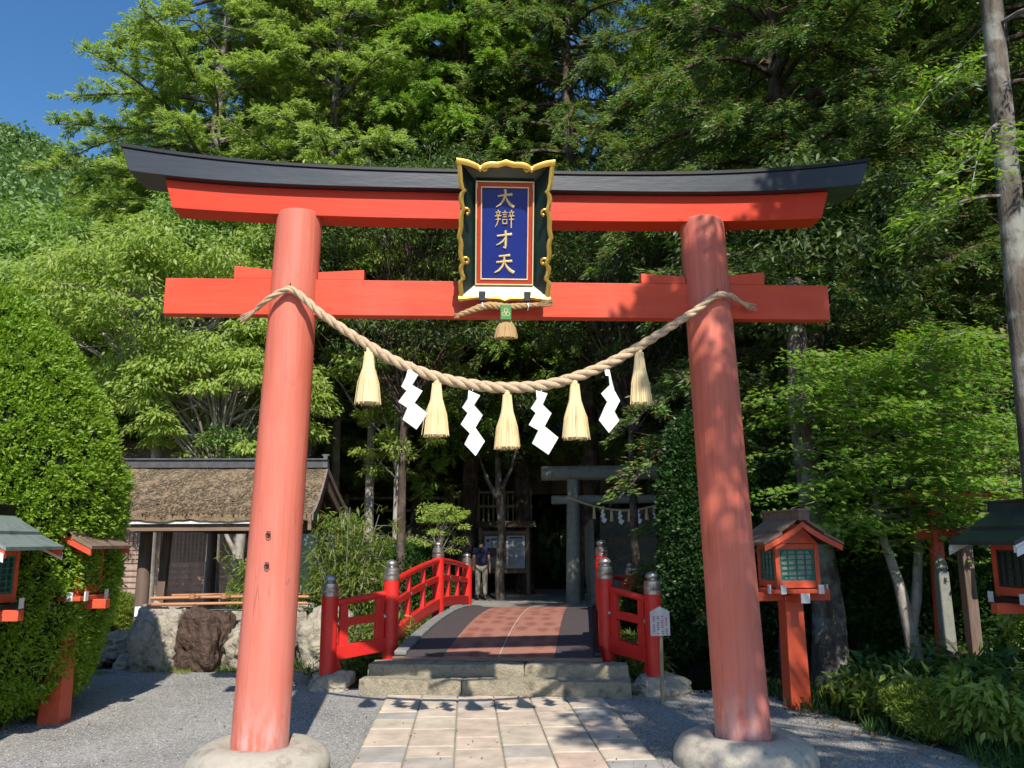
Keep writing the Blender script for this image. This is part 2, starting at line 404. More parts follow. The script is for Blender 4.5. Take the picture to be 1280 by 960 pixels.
rg=np.random.RandomState(5)
def pebbles(name,n,xr,yr,s0,s1,mat,label,test=None):
    bm=rock_mesh(3,1,.3,.6); bv=np.array([v.co[:] for v in bm.verts]); bf=np.array([[v.index for v in f.verts] for f in bm.faces]); bm.free()
    P=np.stack([rg.uniform(*xr,n),rg.uniform(*yr,n)],1)
    if test is not None: P=P[test(P[:,0],P[:,1])]
    n=len(P); s=rg.uniform(s0,s1,n)[:,None]*rg.uniform(.7,1.3,(n,3)); an=rg.rand(n)*6.28
    v=bv[None]*s[:,None]; ca,sa=np.cos(an)[:,None],np.sin(an)[:,None]
    v=np.stack([v[...,0]*ca-v[...,1]*sa+P[:,:1],v[...,0]*sa+v[...,1]*ca+P[:,1:],v[...,2]+gz(P[:,0],P[:,1])[:,None]+.002],-1)
    f=(bf[None]+(np.arange(n)*len(bv))[:,None,None]).reshape(-1,3)
    me=bpy.data.meshes.new(name); mesh_np(me,v.reshape(-1,3),f,3); me.materials.append(mat)
    o=bpy.data.objects.new(name,me); C.objects.link(o); return tag(o,label,kind='stuff')
PEB=M_island('gravel_stones',[(.22,.215,.215),(.36,.35,.34),(.29,.285,.28),(.44,.43,.41),(.32,.31,.30)],.85,9,.1,.2,.1)
offpath=lambda x,y:((x<-1.14)|(x>1.15))&(y<4.9-.0*x)&~((np.abs(x)<1.6)&(y>2.4))
pebbles('gravel',42000,(-5.2,3.0),(-1.2,5.0),.0035,.009,PEB,'loose grey gravel either side of the slab path',offpath)

# ------------------------------------------------------------------ big torii
torii=thing('torii_gate','large vermilion torii gate with black capped lintel over the slab path','torii gate')
for sx in (-1,1):
    mb=MB(); n=64; rings=[]
    for k in range(41):
        q=k/40; z=.16+(4.16-.16)*q; r=.2+(.1768-.2)*q; x=sx*(1.7417+(1.6265-1.7417)*q)
        if k==40: r-=.012
        rings.append([(x+r*math.cos(2*math.pi*a/n),r*math.sin(2*math.pi*a/n),z) for a in range(n)])
    rings.insert(-1,[(x*1,y,z-.012) for x,y,z in [(sx*1.6268+.1768*math.cos(2*math.pi*a/n),.1768*math.sin(2*math.pi*a/n),4.16) for a in range(n)]])
    mb.loft(rings); pl=mb.build('pillar',PILLAR,torii,smooth=40)
    if sx<0: pl['label']='sun faded pink red pillar with two small black pins'
    else: pl['label']='round red pillar dappled by tree shadow'
    # rough natural base stone
    rs=random.Random(11+sx); ph=[rs.uniform(0,6) for _ in range(4)]
    def fn(p,an,r,ph=ph):
        k=1+.02*math.sin(2*an+ph[0])+.012*math.sin(3*an+ph[1])+.006*math.sin(7*an+ph[2])
        k+=MN.fractal(Vector((p[0]*5,p[1]*5,p[2]*9)),.8,2.0,5)*.022*(1 if r>.24 else 0)
        return [p[0]+(k-1)*r*math.cos(an),p[1]+(k-1)*r*math.sin(an),p[2]+.006*math.sin(3*an+ph[3])*min(1,r*2)]
    mb=MB().lathe([(.485,-.06),(.495,-.01),(.50,.03),(.499,.06),(.495,.09),(.483,.12),(.465,.145),(.443,.167),(.415,.185),(.39,.198),(.36,.207),(.325,.211),(.29,.212),(.25,.205),(.215,.185),(.19,.17)],(sx*1.7417,0,0),120,fn)
    mb.build('base_stone',STONEBASE,torii,smooth=60)
# nuki (tie beam)
MB().box((0,0,3.471),(5.244,.104,.288)).build('tie_beam',BEAM,torii,bevel=.006)
for sx in (-1,1):
    for (xa,xb,za,zb) in ((1.10,1.46,.085,.062),(1.80,2.105,.075,.108)):
        x0,x1=sx*xa,sx*xb
        if x0>x1: x0,x1,za,zb=x1,x0,zb,za
        z=3.6155
        MB().hexa([(x0,-.045,z),(x1,-.045,z),(x1,.045,z),(x0,.045,z),(x0,-.045,z+za),(x1,-.045,z+zb),(x1,.045,z+zb),(x0,.045,z+za)]).build('wedge',BEAM,torii,bevel=.004)
def curved(xlo,xhi,zlo,zhi,y0,y1,n=60,dy=0):
    rings=[]
    for i in range(n+1):
        q=-1+2*i/n; a=xlo*q; b=xhi*q
        rings.append([(a,y0,zlo(a)),(a,y1,zlo(a)),(b,y1+dy,zhi(b)),(b,y0-dy,zhi(b))])
    return rings
kb=lambda x:4.335+.105*abs(x/2.95)**4; kt=lambda x:4.468+.165*abs(x/3)**3
sb=lambda x:4.11+.058*abs(x/2.6)**3
MB().loft(curved(2.59,2.665,sb,lambda x:kb(x)-.0,-.105,.105)).build('under_lintel',SHIM,torii,smooth=30,bevel=.004)
MB().loft(curved(2.915,2.985,lambda x:kb(x)+.002,kt,-.178,.178)).build('lintel',BLACK,torii,smooth=30,bevel=.004)
MB().loft(curved(2.99,3.005,lambda x:kt(x)+.001,lambda x:kt(x)+.032,-.190,.190)).build('lintel_cap',DARKLIP,torii,smooth=30,bevel=.004)
# little pins on the left pillar
for z in (1.655,1.437):
    mb=MB(); x=-1.705+.0; y=-.205
    mb.tube([(x,-.185,z),(x,-.215,z)],.009,8); mb.tube([(x+.016*math.cos(a),-.212,z-.006+.016*math.sin(a)) for a in [k*2*math.pi/10 for k in range(11)]],.0035,6)
    mb.box((x,-.207,z+.018),(.03,.008,.007)); mb.build('iron_pin',DMETAL,torii)
for (x,z) in ((-1.628,3.475),(1.655,3.47)):
    MB().tube([(x,-.17,z),(x,-.225,z+.012),(x,-.228,z+.05)],.005,6).build('rope_hook',DMETAL,torii)

# ------------------------------------------------------------------ plaque
TP=math.atan2(.30,.98)
# frame: origin at lower edge centre, local x right, local y up along the board, local z toward viewer
po=Vector((-.008,-.315,3.372)); uy=Vector((0,-math.sin(TP),math.cos(TP))); ux=Vector((1,0,0)); un=Vector((0,-math.cos(TP),-math.sin(TP)))
XF=Matrix(((ux.x,uy.x,un.x,po.x),(ux.y,uy.y,un.y,po.y),(ux.z,uy.z,un.z,po.z),(0,0,0,1)))
plaque=thing('name_plaque','blue name plaque with gold characters in a scalloped gold frame, hung on the gate','plaque')
HW,HH=.352,1.045   # outer half width, height
def pb(mb,name,mat,parent=plaque,**k):
    # build in plaque space
    return mb.build(name,mat,parent,xf=XF,**k)
ix,iy0,iy1=.222,.125,.905; dz=-.13
MB().box((0,(iy0+iy1)/2,dz-.02),(2*ix,iy1-iy0,.03))
pb(MB().box((0,(iy0+iy1)/2,dz-.012),(2*ix-.10,iy1-iy0-.10,.03)),'panel',BLUE)
def rectframe(hx,y0,y1,w,z0,z1):
    mb=MB()
    mb.box((0,y0+w/2,(z0+z1)/2),(2*hx,w,z1-z0)); mb.box((0,y1-w/2,(z0+z1)/2),(2*hx,w,z1-z0))
    for s in (-1,1): mb.box((s*(hx-w/2),(y0+y1)/2,(z0+z1)/2),(w,y1-y0-2*w,z1-z0))
    return mb
pb(rectframe(ix,iy0,iy1,.010,dz-.02,dz+.03),'outer_trim',GOLDPALE,bevel=.002)
pb(rectframe(ix-.0142,iy0+.0142,iy1-.0142,.026,dz-.02,dz+.018),'red_border',PLRED)
pb(rectframe(ix-.0404,iy0+.0404,iy1-.0404,.009,dz-.02,dz+.024),'inner_trim',GOLDPALE,bevel=.002)
# flared bevel boards
ox,oy0,oy1=.335,.03,1.02; oz=0
i_=[(-ix,iy0),(ix,iy0),(ix,iy1),(-ix,iy1)]; o_=[(-ox,oy0),(ox,oy0),(ox,oy1),(-ox,oy1)]
for k,(nm,mt) in enumerate((('lower_board',SUNBOARD),('side_board',DGREEN),('upper_board',DGREEN),('side_board',DGREEN))):
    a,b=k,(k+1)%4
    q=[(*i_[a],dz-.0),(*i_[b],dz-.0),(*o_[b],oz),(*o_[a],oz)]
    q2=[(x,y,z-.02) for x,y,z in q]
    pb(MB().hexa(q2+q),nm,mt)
# scalloped gold rim: half outline, traced as proportions of the frame (x offset outward, y along)
def rim_side(s):
    pts=[]
    # y, offset from ox (outer edge)
    key=[(0,.012),(.06,.008),(.125,.014),(.15,.016),(.168,-.006),(.19,-.003),(.215,.008),(.245,.012),(.27,.006),(.287,-.010),(.30,.0),(.33,.012),(.37,.014),(.42,.010),(.455,.016),(.485,.026),(.52,.016),(.56,.011),(.60,.013),(.64,.010),(.665,.002),(.682,-.010),(.70,.002),(.73,.010),(.765,.012),(.80,.004),(.818,-.012),(.835,.006),(.88,.016),(.94,.020),(1.0,.026),(HH,.03)]
    return [(s*(ox+o),y) for y,o in key]
def rim_strip(pts,inw,w,z0,z1,name,label=None):
    """pts outer outline, inward vector inw"""
    rings=[]
    for (x,y) in pts:
        a=Vector((x,y,0)); b=a+Vector((inw[0]*w,inw[1]*w,0)); mid=(a+b)/2
        rings.append([(a.x,a.y,z0),(b.x,b.y,z0),(b.x,b.y,z1-.008),(mid.x,mid.y,z1),(a.x,a.y,z1-.008)])
    mb=MB().loft(rings); return pb(mb,name,GOLD,smooth=50)
rim_strip(rim_side(-1),(1,0),.034,-.045,.022,'gold_rim'); rim_strip(rim_side(1),(-1,0),.034,-.03,.022,'gold_rim')
def topline(y0,s,keys): return [(x,y0+o*s) for x,o in keys]
tk=[(-.365,.03),(-.32,.024),(-.28,.016),(-.24,.002),(-.205,-.012),(-.19,-.028),(-.178,-.012),(-.15,.0),(-.11,.008),(-.06,.006),(-.03,.014),(0,.024)]
tk=tk+[(-x,o) for x,o in tk[-2::-1]]
rim_strip(topline(oy1,1,tk),(0,-1),.042,-.03,.030,'gold_rim')
bk=[(-.347,.026),(-.29,.024),(-.24,.018),(-.21,.012),(-.19,.016),(-.12,.020),(-.06,.020),(-.03,.026),(0,.036)]
bk=bk+[(-x,o) for x,o in bk[-2::-1]]
rim_strip(topline(oy0,-1,bk),(0,1),.034,-.03,.026,'gold_rim')
def curl(x,y,sx,sy,size,name='scroll'):
    pts=[];rad=[]
    for k in range(20):
        q=k/19; an=-.3+q*4.6; r=size*(1-.62*q)
        pts.append((x+sx*(size-r*math.cos(an)+0*q)-sx*size*.0,y+sy*(r*math.sin(an)),.004)); rad.append(.0125*(1-.35*q))
    mb=MB().tube(pts,rad,8); mb.lathe([(.002,-.012),(.012,-.006),(.014,.0),(.010,.010),(.002,.013)],pts[-1],10)
    return pb(mb,name,GOLD,smooth=50)
for s in (-1,1):
    curl(s*(ox-.010),.66,-s,1,.036); curl(s*(ox-.010),.30,-s,1,.034)
    curl(s*.185,oy1-.03,-s,-1,.032)
# characters (brush-like strokes with tapering thickness)
def stroke(mb,pts,w,z=0):
    # pts in unit box 0..1, y up
    rings=[]
    k=len(pts)
    for j,p in enumerate(pts):
        a=Vector(pts[max(j-1,0)]); b=Vector(pts[min(j+1,k-1)]); d=(b-a); d.normalize(); n=Vector((-d.y,d.x))
        ww=(w[j] if hasattr(w,'__len__') else w)*1.35
        rings.append((Vector(p),n,ww))
    R_=[]
    for p,n,ww in rings:
        q0=p-n*ww/2; q1=p+n*ww/2
        R_.append([(q0.x,q0.y,z),(q1.x,q1.y,z),(p.x+n.x*ww*.2,p.y+n.y*ww*.2,z+.010/.13),(p.x-n.x*ww*.2,p.y-n.y*ww*.2,z+.010/.13)])
    mb.loft(R_)
CH={
'da':[([(.14,.60),(.45,.66),(.88,.70)],[.07,.08,.11]),([(.52,.95),(.53,.72),(.44,.42),(.28,.2),(.06,.06)],[.11,.10,.09,.08,.04]),([(.53,.62),(.62,.40),(.78,.2),(.97,.08)],[.05,.09,.12,.13])],
'ten':[([(.24,.86),(.5,.89),(.78,.92)],[.07,.07,.10]),([(.12,.56),(.5,.60),(.88,.63)],[.07,.08,.10]),([(.5,.88),(.5,.60),(.42,.36),(.26,.16),(.04,.03)],[.08,.10,.09,.08,.04]),([(.52,.56),(.62,.34),(.78,.16),(.97,.04)],[.05,.09,.12,.13])],
'sai':[([(.12,.68),(.5,.73),(.88,.78)],[.07,.08,.11]),([(.55,.97),(.57,.6),(.56,.2),(.55,.08),(.43,.13)],[.10,.10,.10,.11,.04]),([(.56,.62),(.42,.42),(.26,.3),(.08,.22)],[.06,.07,.06,.03])],
'ben':[]}
def shin(x0,x1,fl):
    w=x1-x0; c=(x0+x1)/2
    L=[([(c,.99),(c+.01,.90)],[.05,.06]),([(x0+.03,.85),(x1-.02,.87)],[.035,.05]),([(c-w*.24,.80),(c-.02-w*.08,.70)],[.04,.05]),([(c+w*.26,.82),(c+w*.10,.70)],[.05,.035]),
       ([(x0,.65),(x1,.68)],[.04,.05]),([(x0+.03,.47),(x1-.02,.49)],[.035,.05])]
    if fl: L.append(([(c,.66),(c,.40),(c-.05,.2),(c-.14,.06)],[.05,.06,.05,.02]))
    else: L.append(([(c,.66),(c,.3),(c,.02)],[.05,.06,.05]))
    return L
CH['ben']=shin(.02,.33,1)+shin(.67,.98,0)+[([(.50,.96),(.51,.88)],[.05,.06]),([(.37,.83),(.63,.84)],[.035,.045]),([(.41,.72),(.59,.73)],.04),([(.41,.61),(.59,.62)],.04),
    ([(.40,.47),(.41,.24)],.045),([(.40,.47),(.61,.48),(.60,.24)],.045),([(.41,.25),(.60,.26)],.045)]
cy0=[.725,.575,.405,.245]; sz=.145
for key,y0,w,h in (('da',.735,.150,.150),('ben',.585,.155,.140),('sai',.425,.150,.150),('ten',.245,.160,.150)):
    mb=MB()
    for pts,wd in CH[key]: stroke(mb,pts,wd)
    m2=MB(); m2.f=mb.f; m2.v=[(-w/2+.0+x*w,y0-.03+y*h,dz+.0035+z*.13) for x,y,z in mb.v]
    pb(m2,'gold_character',GOLDPALE,plaque.children[0] if False else plaque)
# iron hooks under the plaque
for x in (-.178,.162):
    MB().box((x,-.352,3.40),(.050,.03,.075)).tube([(x,-.30,3.40),(x,-.33,3.36),(x,-.31,3.325),(x,-.27,3.33)],.012,8).build('iron_hook',DMETAL,plaque,bevel=.006)
MB().box((0,-.14,4.22),(.2,.12,.05)).build('hanger',DMETAL,plaque)

# ------------------------------------------------------------------ ropes
def rope_mesh(path,rad,pitch,n=8,strands=3,steps=400):
    """twisted rope: strands wound round a centre line; rad(q) gives the overall radius"""
    P=[Vector(p) for p in path]
    # arc-length resample with catmull-rom
    def cr(a,b,c,d,t): return .5*((2*b)+(c-a)*t+(2*a-5*b+4*c-d)*t*t+(3*b-a-3*c+d)*t**3)
    fine=[]
    for i in range(len(P)-1):
        a=P[max(i-1,0)];b=P[i];c=P[i+1];d=P[min(i+2,len(P)-1)]
        for k in range(20): fine.append(cr(a,b,c,d,k/20))
    fine.append(P[-1])
    L=[0]
    for a,b in zip(fine,fine[1:]): L.append(L[-1]+(b-a).length)
    tot=L[-1]; out=[]; j=0
    for s in range(steps+1):
        l=tot*s/steps
        while j<len(L)-2 and L[j+1]<l: j+=1
        out.append(fine[j].lerp(fine[j+1],(l-L[j])/max(L[j+1]-L[j],1e-9)))
    mb=MB(); prev=None; fr=[]
    for i,p in enumerate(out):
        tt=(out[min(i+1,steps)]-out[max(i-1,0)]).normalized()
        r=Vector((0,-1,0)) if prev is None else prev
        r=(r-tt*r.dot(tt)).normalized(); prev=r; fr.append((p,r,tt.cross(r)))
    for k in range(strands):
        pts=[];rr=[]
        for i,(p,r,b) in enumerate(fr):
            q=i/steps; an=2*math.pi*(tot*q/pitch+k/strands); R0=rad(q)
            pts.append(p+(r*math.cos(an)+b*math.sin(an))*R0*.5); rr.append(R0*.58)
        mb.tube(pts,rr,n)
    return mb,out,tot
path=[(-1.90,-.12,3.345),(-1.80,-.205,3.40),(-1.70,-.225,3.455),(-1.615,-.23,3.475),(-1.50,-.235,3.39),(-1.392,-.25,3.29),(-1.2,-.25,3.155),(-1.028,-.25,3.045),(-.787,-.25,2.905),(-.501,-.25,2.80),(-.221,-.25,2.742),(.012,-.25,2.725),(.289,-.25,2.745),(.531,-.25,2.81),(.777,-.25,2.912),(1.026,-.25,3.052),(1.344,-.25,3.255),(1.50,-.235,3.36),(1.635,-.232,3.462),(1.75,-.215,3.475),(1.86,-.15,3.44)]
rope=thing('straw_rope','thick twisted straw rope slung between the two gate pillars','rope')
mb,rp,tot=rope_mesh(path,lambda q:.016+.026*math.sin(math.pi*min(1,max(0,q)))**.7,.30,8,3,420)
mb.build('twisted_rope',STRAW,rope,smooth=60)
for pe,dirv in ((Vector(path[0]),Vector((-.75,.15,-.55))),(Vector(path[-1]),Vector((.85,.25,-.25)))):
    mb=MB(); dirv.normalize()
    for k in range(60):
        r=random; e=dirv+Vector((r.uniform(-.35,.35),r.uniform(-.35,.35),r.uniform(-.35,.35)))*.7
        mb.tube([pe-dirv*.03,pe+e*.05,pe+e*r.uniform(.09,.13)],[.005,.004,.002],4)
    mb.build('frayed_end',STRAW,rope)
def tassel(top,length,rb,rt,n,seed,flat=.75):
    r=random.Random(seed); mb=MB(); T=Vector(top)
    prof=[(rt,-.0),(rt*1.25,-.03*length/.4),(rt*1.5,-.10*length/.4),(rb*.75,-.6*length),(rb*.9,-.85*length),(rb*.94,-.97*length)]
    mb.lathe(prof[::-1],top,20,lambda p,an,rr:[p[0],top[1]+(p[1]-top[1])*flat,p[2]])
    for k in range(n):
        an=r.uniform(0,6.283); rad=math.sqrt(r.random()); rad=max(rad,.55)
        e=Vector((math.cos(an)*rad,math.sin(an)*rad*flat,0)); ln=length*r.uniform(.95,1.02)
        tw=r.uniform(-.05,.05)
        sp=1.02+(r.random()<.06)*.25
        p=[T+e*rt*1.1+Vector((0,0,-.0)),T+e*(rt*1.55)+Vector((0,0,-.12*length/.4)),T+e*rb*.82*sp+Vector((tw*.05,0,-.6*length)),T+e*rb*sp+Vector((tw*.1,0,-ln))]
        mb.tube(p,[.0032,.0034,.0030,.0022],4)
    mb.tube([(top[0],top[1],top[2]+.035),(top[0],top[1],top[2]-.005)],rt*.8,10)
    return mb
tpos=[(-1.018,3.035,.395,.094),(-.512,2.80,.40,.092),(.012,2.715,.405,.092),(.520,2.80,.42,.098),(1.018,3.045,.40,.082)]
tl=['leftmost straw tassel on the gate rope, left of all the white paper streamers','straw tassel between the two left paper streamers','straw tassel at the middle of the gate rope','straw tassel between the two right paper streamers','rightmost straw tassel, right of all the white paper streamers']
for k,(x,z,l,rb) in enumerate(tpos):
    o=tassel((x,-.255,z-.045),l,rb,.028,230,20+k).build('straw_tassel',TASSEL)
    tag(o,tl[k],'tassel','straw tassels hanging from the gate rope')
SH=[
 ([(275,135),(312,160),(290,195),(327,215),(300,262),(347,300),(308,357),(257,320),(275,280),(242,258),(270,215),(250,200),(268,165)],(288,128),-.787+.09,2.905,'paper streamer nearest the left pillar, white zigzag on the rope'),
 ([(515,208),(557,228),(535,262),(566,297),(540,345),(574,392),(541,446),(501,402),(520,365),(488,333),(512,290),(492,270),(512,240)],(530,200),-.245,2.745,'white zigzag paper streamer left of the middle tassel'),
 ([(775,203),(817,215),(800,255),(832,285),(805,335),(855,375),(818,437),(760,395),(782,350),(748,330),(775,285),(756,268),(778,235)],(795,197),.265,2.742,'white zigzag paper streamer right of the middle tassel'),
 ([(1008,137),(1026,135),(1032,170),(1045,212),(1062,250),(1040,290),(1059,322),(1018,368),(984,320),(1002,278),(1015,255),(995,222),(1026,192),(1022,160),(1010,158)],(1016,128),.76,2.905,'narrow paper streamer nearest the right pillar, turned edge on at its top')]
for poly,(ox_,oy_),x,z,lab in SH:
    k=.00205; pp=[((a-ox_)*k,-(b-oy_)*k) for a,b in poly]
    # split in folded quads, slight depth per fold
    mb=MB(); n=len(pp); h=len(pp)
    mb.plate(pp,(0,0,0),(1,0,0),(0,0,1),(0,1,0),.002)
    me_v=[]
    for (a,b,c) in mb.v: me_v.append((x+a,-.275+b+.018*math.sin(c*26),z-.03+c))
    mb.v=me_v; mb.tube([(x,-.262,z+.01),(x,-.275,z-.05)],.003,5)
    o=mb.build('paper_streamer',PAPER); m=o.modifiers.new('t','TRIANGULATE'); tag(o,lab,'paper streamer','white zigzag paper streamers on the gate rope')

# small straw rope below the plaque
sr=thing('small_straw_rope','short straw rope with green tag hanging below the blue plaque','rope')
mb,_,_=rope_mesh([(-.345,-.36,3.255),(-.25,-.37,3.29),(-.13,-.375,3.325),(0,-.375,3.315),(.13,-.375,3.325),(.24,-.37,3.335)],lambda q:.017+.010*math.sin(math.pi*min(1,q*1.1)),.13,6,3,160)
mb.build('rope',OLDSTRAW,sr)
mb=MB(); r=random.Random(4)
for k in range(70):
    mb.tube([(.22,-.37,3.333),(.28,-.37+r.uniform(-.02,.02),3.34+r.uniform(-.02,.02)),(.345+r.uniform(-.02,.01),-.37+r.uniform(-.02,.02),3.355+r.uniform(-.035,.03))],[.005,.0035,.002],4)
for k in range(40):
    mb.tube([(-.33,-.36,3.26),(-.36+r.uniform(-.03,.02),-.36,3.245+r.uniform(-.02,.02))],[.005,.002],4)
mb.build('straw_end',OLDSTRAW,sr)
tassel((0,-.375,3.27),.20,.085,.022,170,91,.6).build('tassel',OLDSTRAW,sr)
mb=MB().box((-.003,-.412,3.262),(.082,.014,.118)); mb.build('green_tag',TAGG,sr,bevel=.012)
mb=MB()
for dx,dz_ in ((0,.02),(-.015,-.008),(.015,-.008)):
    mb.tube([(-.003+dx+.013*math.cos(a),-.4195,3.255+dz_+.015*math.sin(a)) for a in [k*.7 for k in range(10)]],.002,5)
mb.build('tag_emblem',GOLDPALE,sr)
for x in (-.178,.162):
    MB().tube([(x,-.31,3.33),(x,-.39,3.34),(x+.005,-.40,3.31),(x,-.37,3.29)],.004,5).build('tie_string',PAPER,sr)
#==PART2==
# ------------------------------------------------------------------ bridge and steps
steps=thing('stone_steps','two worn granite steps up to the red bridge','steps')
def rough(o,cuts,amp,sc=6):
    me=o.data; bm=bmesh.new(); bm.from_mesh(me); L0=max(e.calc_length() for e in bm.edges)
    for _ in range(5):
        es=[e for e in bm.edges if e.calc_length()>L0/cuts*1.4]
        if not es: break
        bmesh.ops.subdivide_edges(bm,edges=es,cuts=1,use_grid_fill=True)
    bmesh.ops.triangulate(bm,faces=bm.faces); bm.normal_update()
    for v in bm.verts:
        n=v.normal; k=MN.fractal(v.co*sc,.7,2.0,5)*amp; edge=1-max(abs(n.x),abs(n.y),abs(n.z)); v.co+=n*(k-edge*amp*2.2)
    bm.to_mesh(me); bm.free(); me.polygons.foreach_set('use_smooth',[True]*len(me.polygons)); me.set_sharp_from_angle(angle=R(60))
def slabstep(a0,a1,b0,b1,z0,z1,name,mat,parent,bev=.02):
    p=[BR(a0,b0,z0),BR(a1,b0,z0),BR(a1,b1,z0),BR(a0,b1,z0),BR(a0,b0,z1),BR(a1,b0,z1),BR(a1,b1,z1),BR(a0,b1,z1)]
    o_=MB().hexa(p).build(name,mat,parent,bevel=0 if bev>.01 else bev)
    if bev>.01: rough(o_,44,.012)
    return o_
slabstep(-1.43,-.338,0,.36,-.05,.172,'lower_step_block',GRANITE,steps); slabstep(-.332,1.43,.004,.36,-.05,.17,'lower_step_block',GRANITE,steps)
slabstep(-1.41,.30,.27,.60,-.05,.29,'upper_step_block',GRANITE,steps); slabstep(.305,1.41,.272,.60,-.05,.292,'upper_step_block',GRANITE,steps)
bridge=thing('arched_bridge','arched red railed footbridge with metal capped posts and patterned carpet','bridge')
dk=lambda b:.33+.19*(1-((b-3.9)/3.4)**2)
def strip(a0,a1,b0,b1,zoff,th,name,mat,n=40,bev=0):
    rings=[]
    for i in range(n+1):
        b=b0+(b1-b0)*i/n; z=dk(b)+zoff
        rings.append([BR(a0,b,z-th),BR(a1,b,z-th),BR(a1,b,z),BR(a0,b,z)])
    return MB().loft(rings).build(name,mat,bridge,smooth=30,bevel=bev)
strip(-1.20,1.14,.602,7.3,-.012,.14,'deck',OLDWOOD)
strip(-1.20,-1.06,.602,7.3,.045,.05,'edge_beam',M_var('grey_beam',(.14,.14,.14),(.28,.28,.27),7,.8,.3),bev=.01)
strip(1.05,1.14,.602,7.3,.045,.05,'edge_beam',DMETAL,bev=.01)
slabstep(-1.2,1.14,.50,.60,.292,.332,'deck_front',OLDWOODX,bridge,.008)
def M_carpet():
    m,t,b=nt('patterned_carpet')
    tc=t.nodes.new('ShaderNodeTexCoord'); mp=t.nodes.new('ShaderNodeMapping'); mp.inputs['Rotation'].default_value=(0,0,TH)
    t.links.new(tc.outputs['Object'],mp.inputs['Vector']); v=mp.outputs[0]
    st=t.nodes.new('ShaderNodeMapping'); st.inputs['Scale'].default_value=(4.2,1.9,1); t.links.new(v,st.inputs['Vector'])
    dist=node(t,'ShaderNodeTexNoise',Scale=2.6,Detail=2.0); t.links.new(st.outputs[0],dist.inputs['Vector'])
    ad=t.nodes.new('ShaderNodeVectorMath'); ad.operation='MULTIPLY_ADD'; t.links.new(dist.outputs['Color'],ad.inputs[0]); ad.inputs[1].default_value=(.35,.35,0); t.links.new(st.outputs[0],ad.inputs[2])
    vo=node(t,'ShaderNodeTexVoronoi',Scale=1.0,Randomness=.45); vo.voronoi_dimensions='2D'; t.links.new(ad.outputs[0],vo.inputs['Vector'])
    f=ramp(t,vo.outputs['Distance'],[(.20,(1,1,1)),(.27,(.9,.9,.9)),(.33,(.15,.15,.15)),(.40,(.45,.45,.45)),(.46,(0,0,0))])
    n2=noise(t,v,60,3); base=ramp(t,n2,[(.3,(.31,.135,.10)),(.7,(.38,.18,.135))])
    col=mixc(t,f,base,(.25,.102,.078))
    t.links.new(col,b.inputs['Base Color']); b.inputs['Roughness'].default_value=.95; b.inputs['Specular IOR Level'].default_value=.1
    bump(t,b,noise(t,v,150,3),.4,.004); return m
CARP=M_carpet(); DCARP=M_var('dark_mat',(.050,.038,.042),(.085,.068,.070),40,.95,.3)
strip(-1.055,-.625,.52,7.35,.008,.012,'side_mat',DCARP); strip(.62,1.045,.52,7.35,.008,.012,'side_mat',DCARP)
strip(-.623,-.003,.52,7.35,.010,.012,'carpet',CARP); strip(.003,.618,.52,7.35,.010,.012,'carpet',CARP)
strip(-.004,.004,.52,7.35,.0125,.010,'seam_strip',M_var('seam',(.45,.40,.36),(.6,.55,.5),20,.8,0))
def newel(a,b,z0,zt,r=.093,sq=False):
    """round post with metal onion cap; zt is the top of the ball"""
    p=BR(a,b); h=zt-z0; capz=zt-.235
    mb=MB(); mb.lathe([(r*1.0,z0),(r,capz),(r*.9,capz+.002)],(p.x,p.y,0),28); o=mb.build('newel_post',RED,bridge,smooth=40)
    k=r/.093
    prof=[(.097,0),(.098,.035),(.092,.040),(.092,.048),(.096,.052),(.096,.085),(.089,.090),(.089,.096),(.090,.100),(.086,.135),(.066,.142),(.052,.150),(.05,.156),(.062,.166),(.072,.183),(.073,.198),(.064,.215),(.045,.228),(.022,.234),(.006,.242)]
    MB().lathe([(x*k,z+capz) for x,z in prof],(p.x,p.y,0),28).build('metal_cap',STEEL,o,smooth=50)
    return o
newel(-1.33,.95,.24,1.385); newel(1.20,.95,.24,1.40)
newel(-1.33,4.0,.40,1.595); newel(1.20,4.0,.40,1.60)
newel(-1.33,7.05,.24,1.37); newel(1.20,7.05,.24,1.37)
newel(-1.90,.40,.08,1.235); newel(1.70,.38,.10,1.26)
newel(1.80,7.6,.05,1.17)
def railcurve(a,b0,b1,z0,z1,arch,n=24,peak=None):
    # half-parabola whose flat top is at the crest post
    pts=[]
    for i in range(n+1):
        q=i/n; b=b0+(b1-b0)*q
        if arch=='up': s=1-(1-q)**2; 
        elif arch=='down': s=q*q
        else: s=q
        if arch=='up': s=.55*s+.45*q
        if arch=='down': s=.55*s+.45*q
        pts.append(BR(a,b,z0+(z1-z0)*s))
    return pts
def sweep(pts,w,h):
    rings=[]; k=len(pts)
    for j,p in enumerate(pts):
        d=(pts[min(j+1,k-1)]-pts[max(j-1,0)]).normalized(); r=d.cross(Vector((0,0,1))).normalized(); u=r.cross(d)
        rings.append([p-r*w/2-u*h/2,p+r*w/2-u*h/2,p+r*w/2+u*h/2,p-r*w/2+u*h/2])
    return MB().loft(rings)
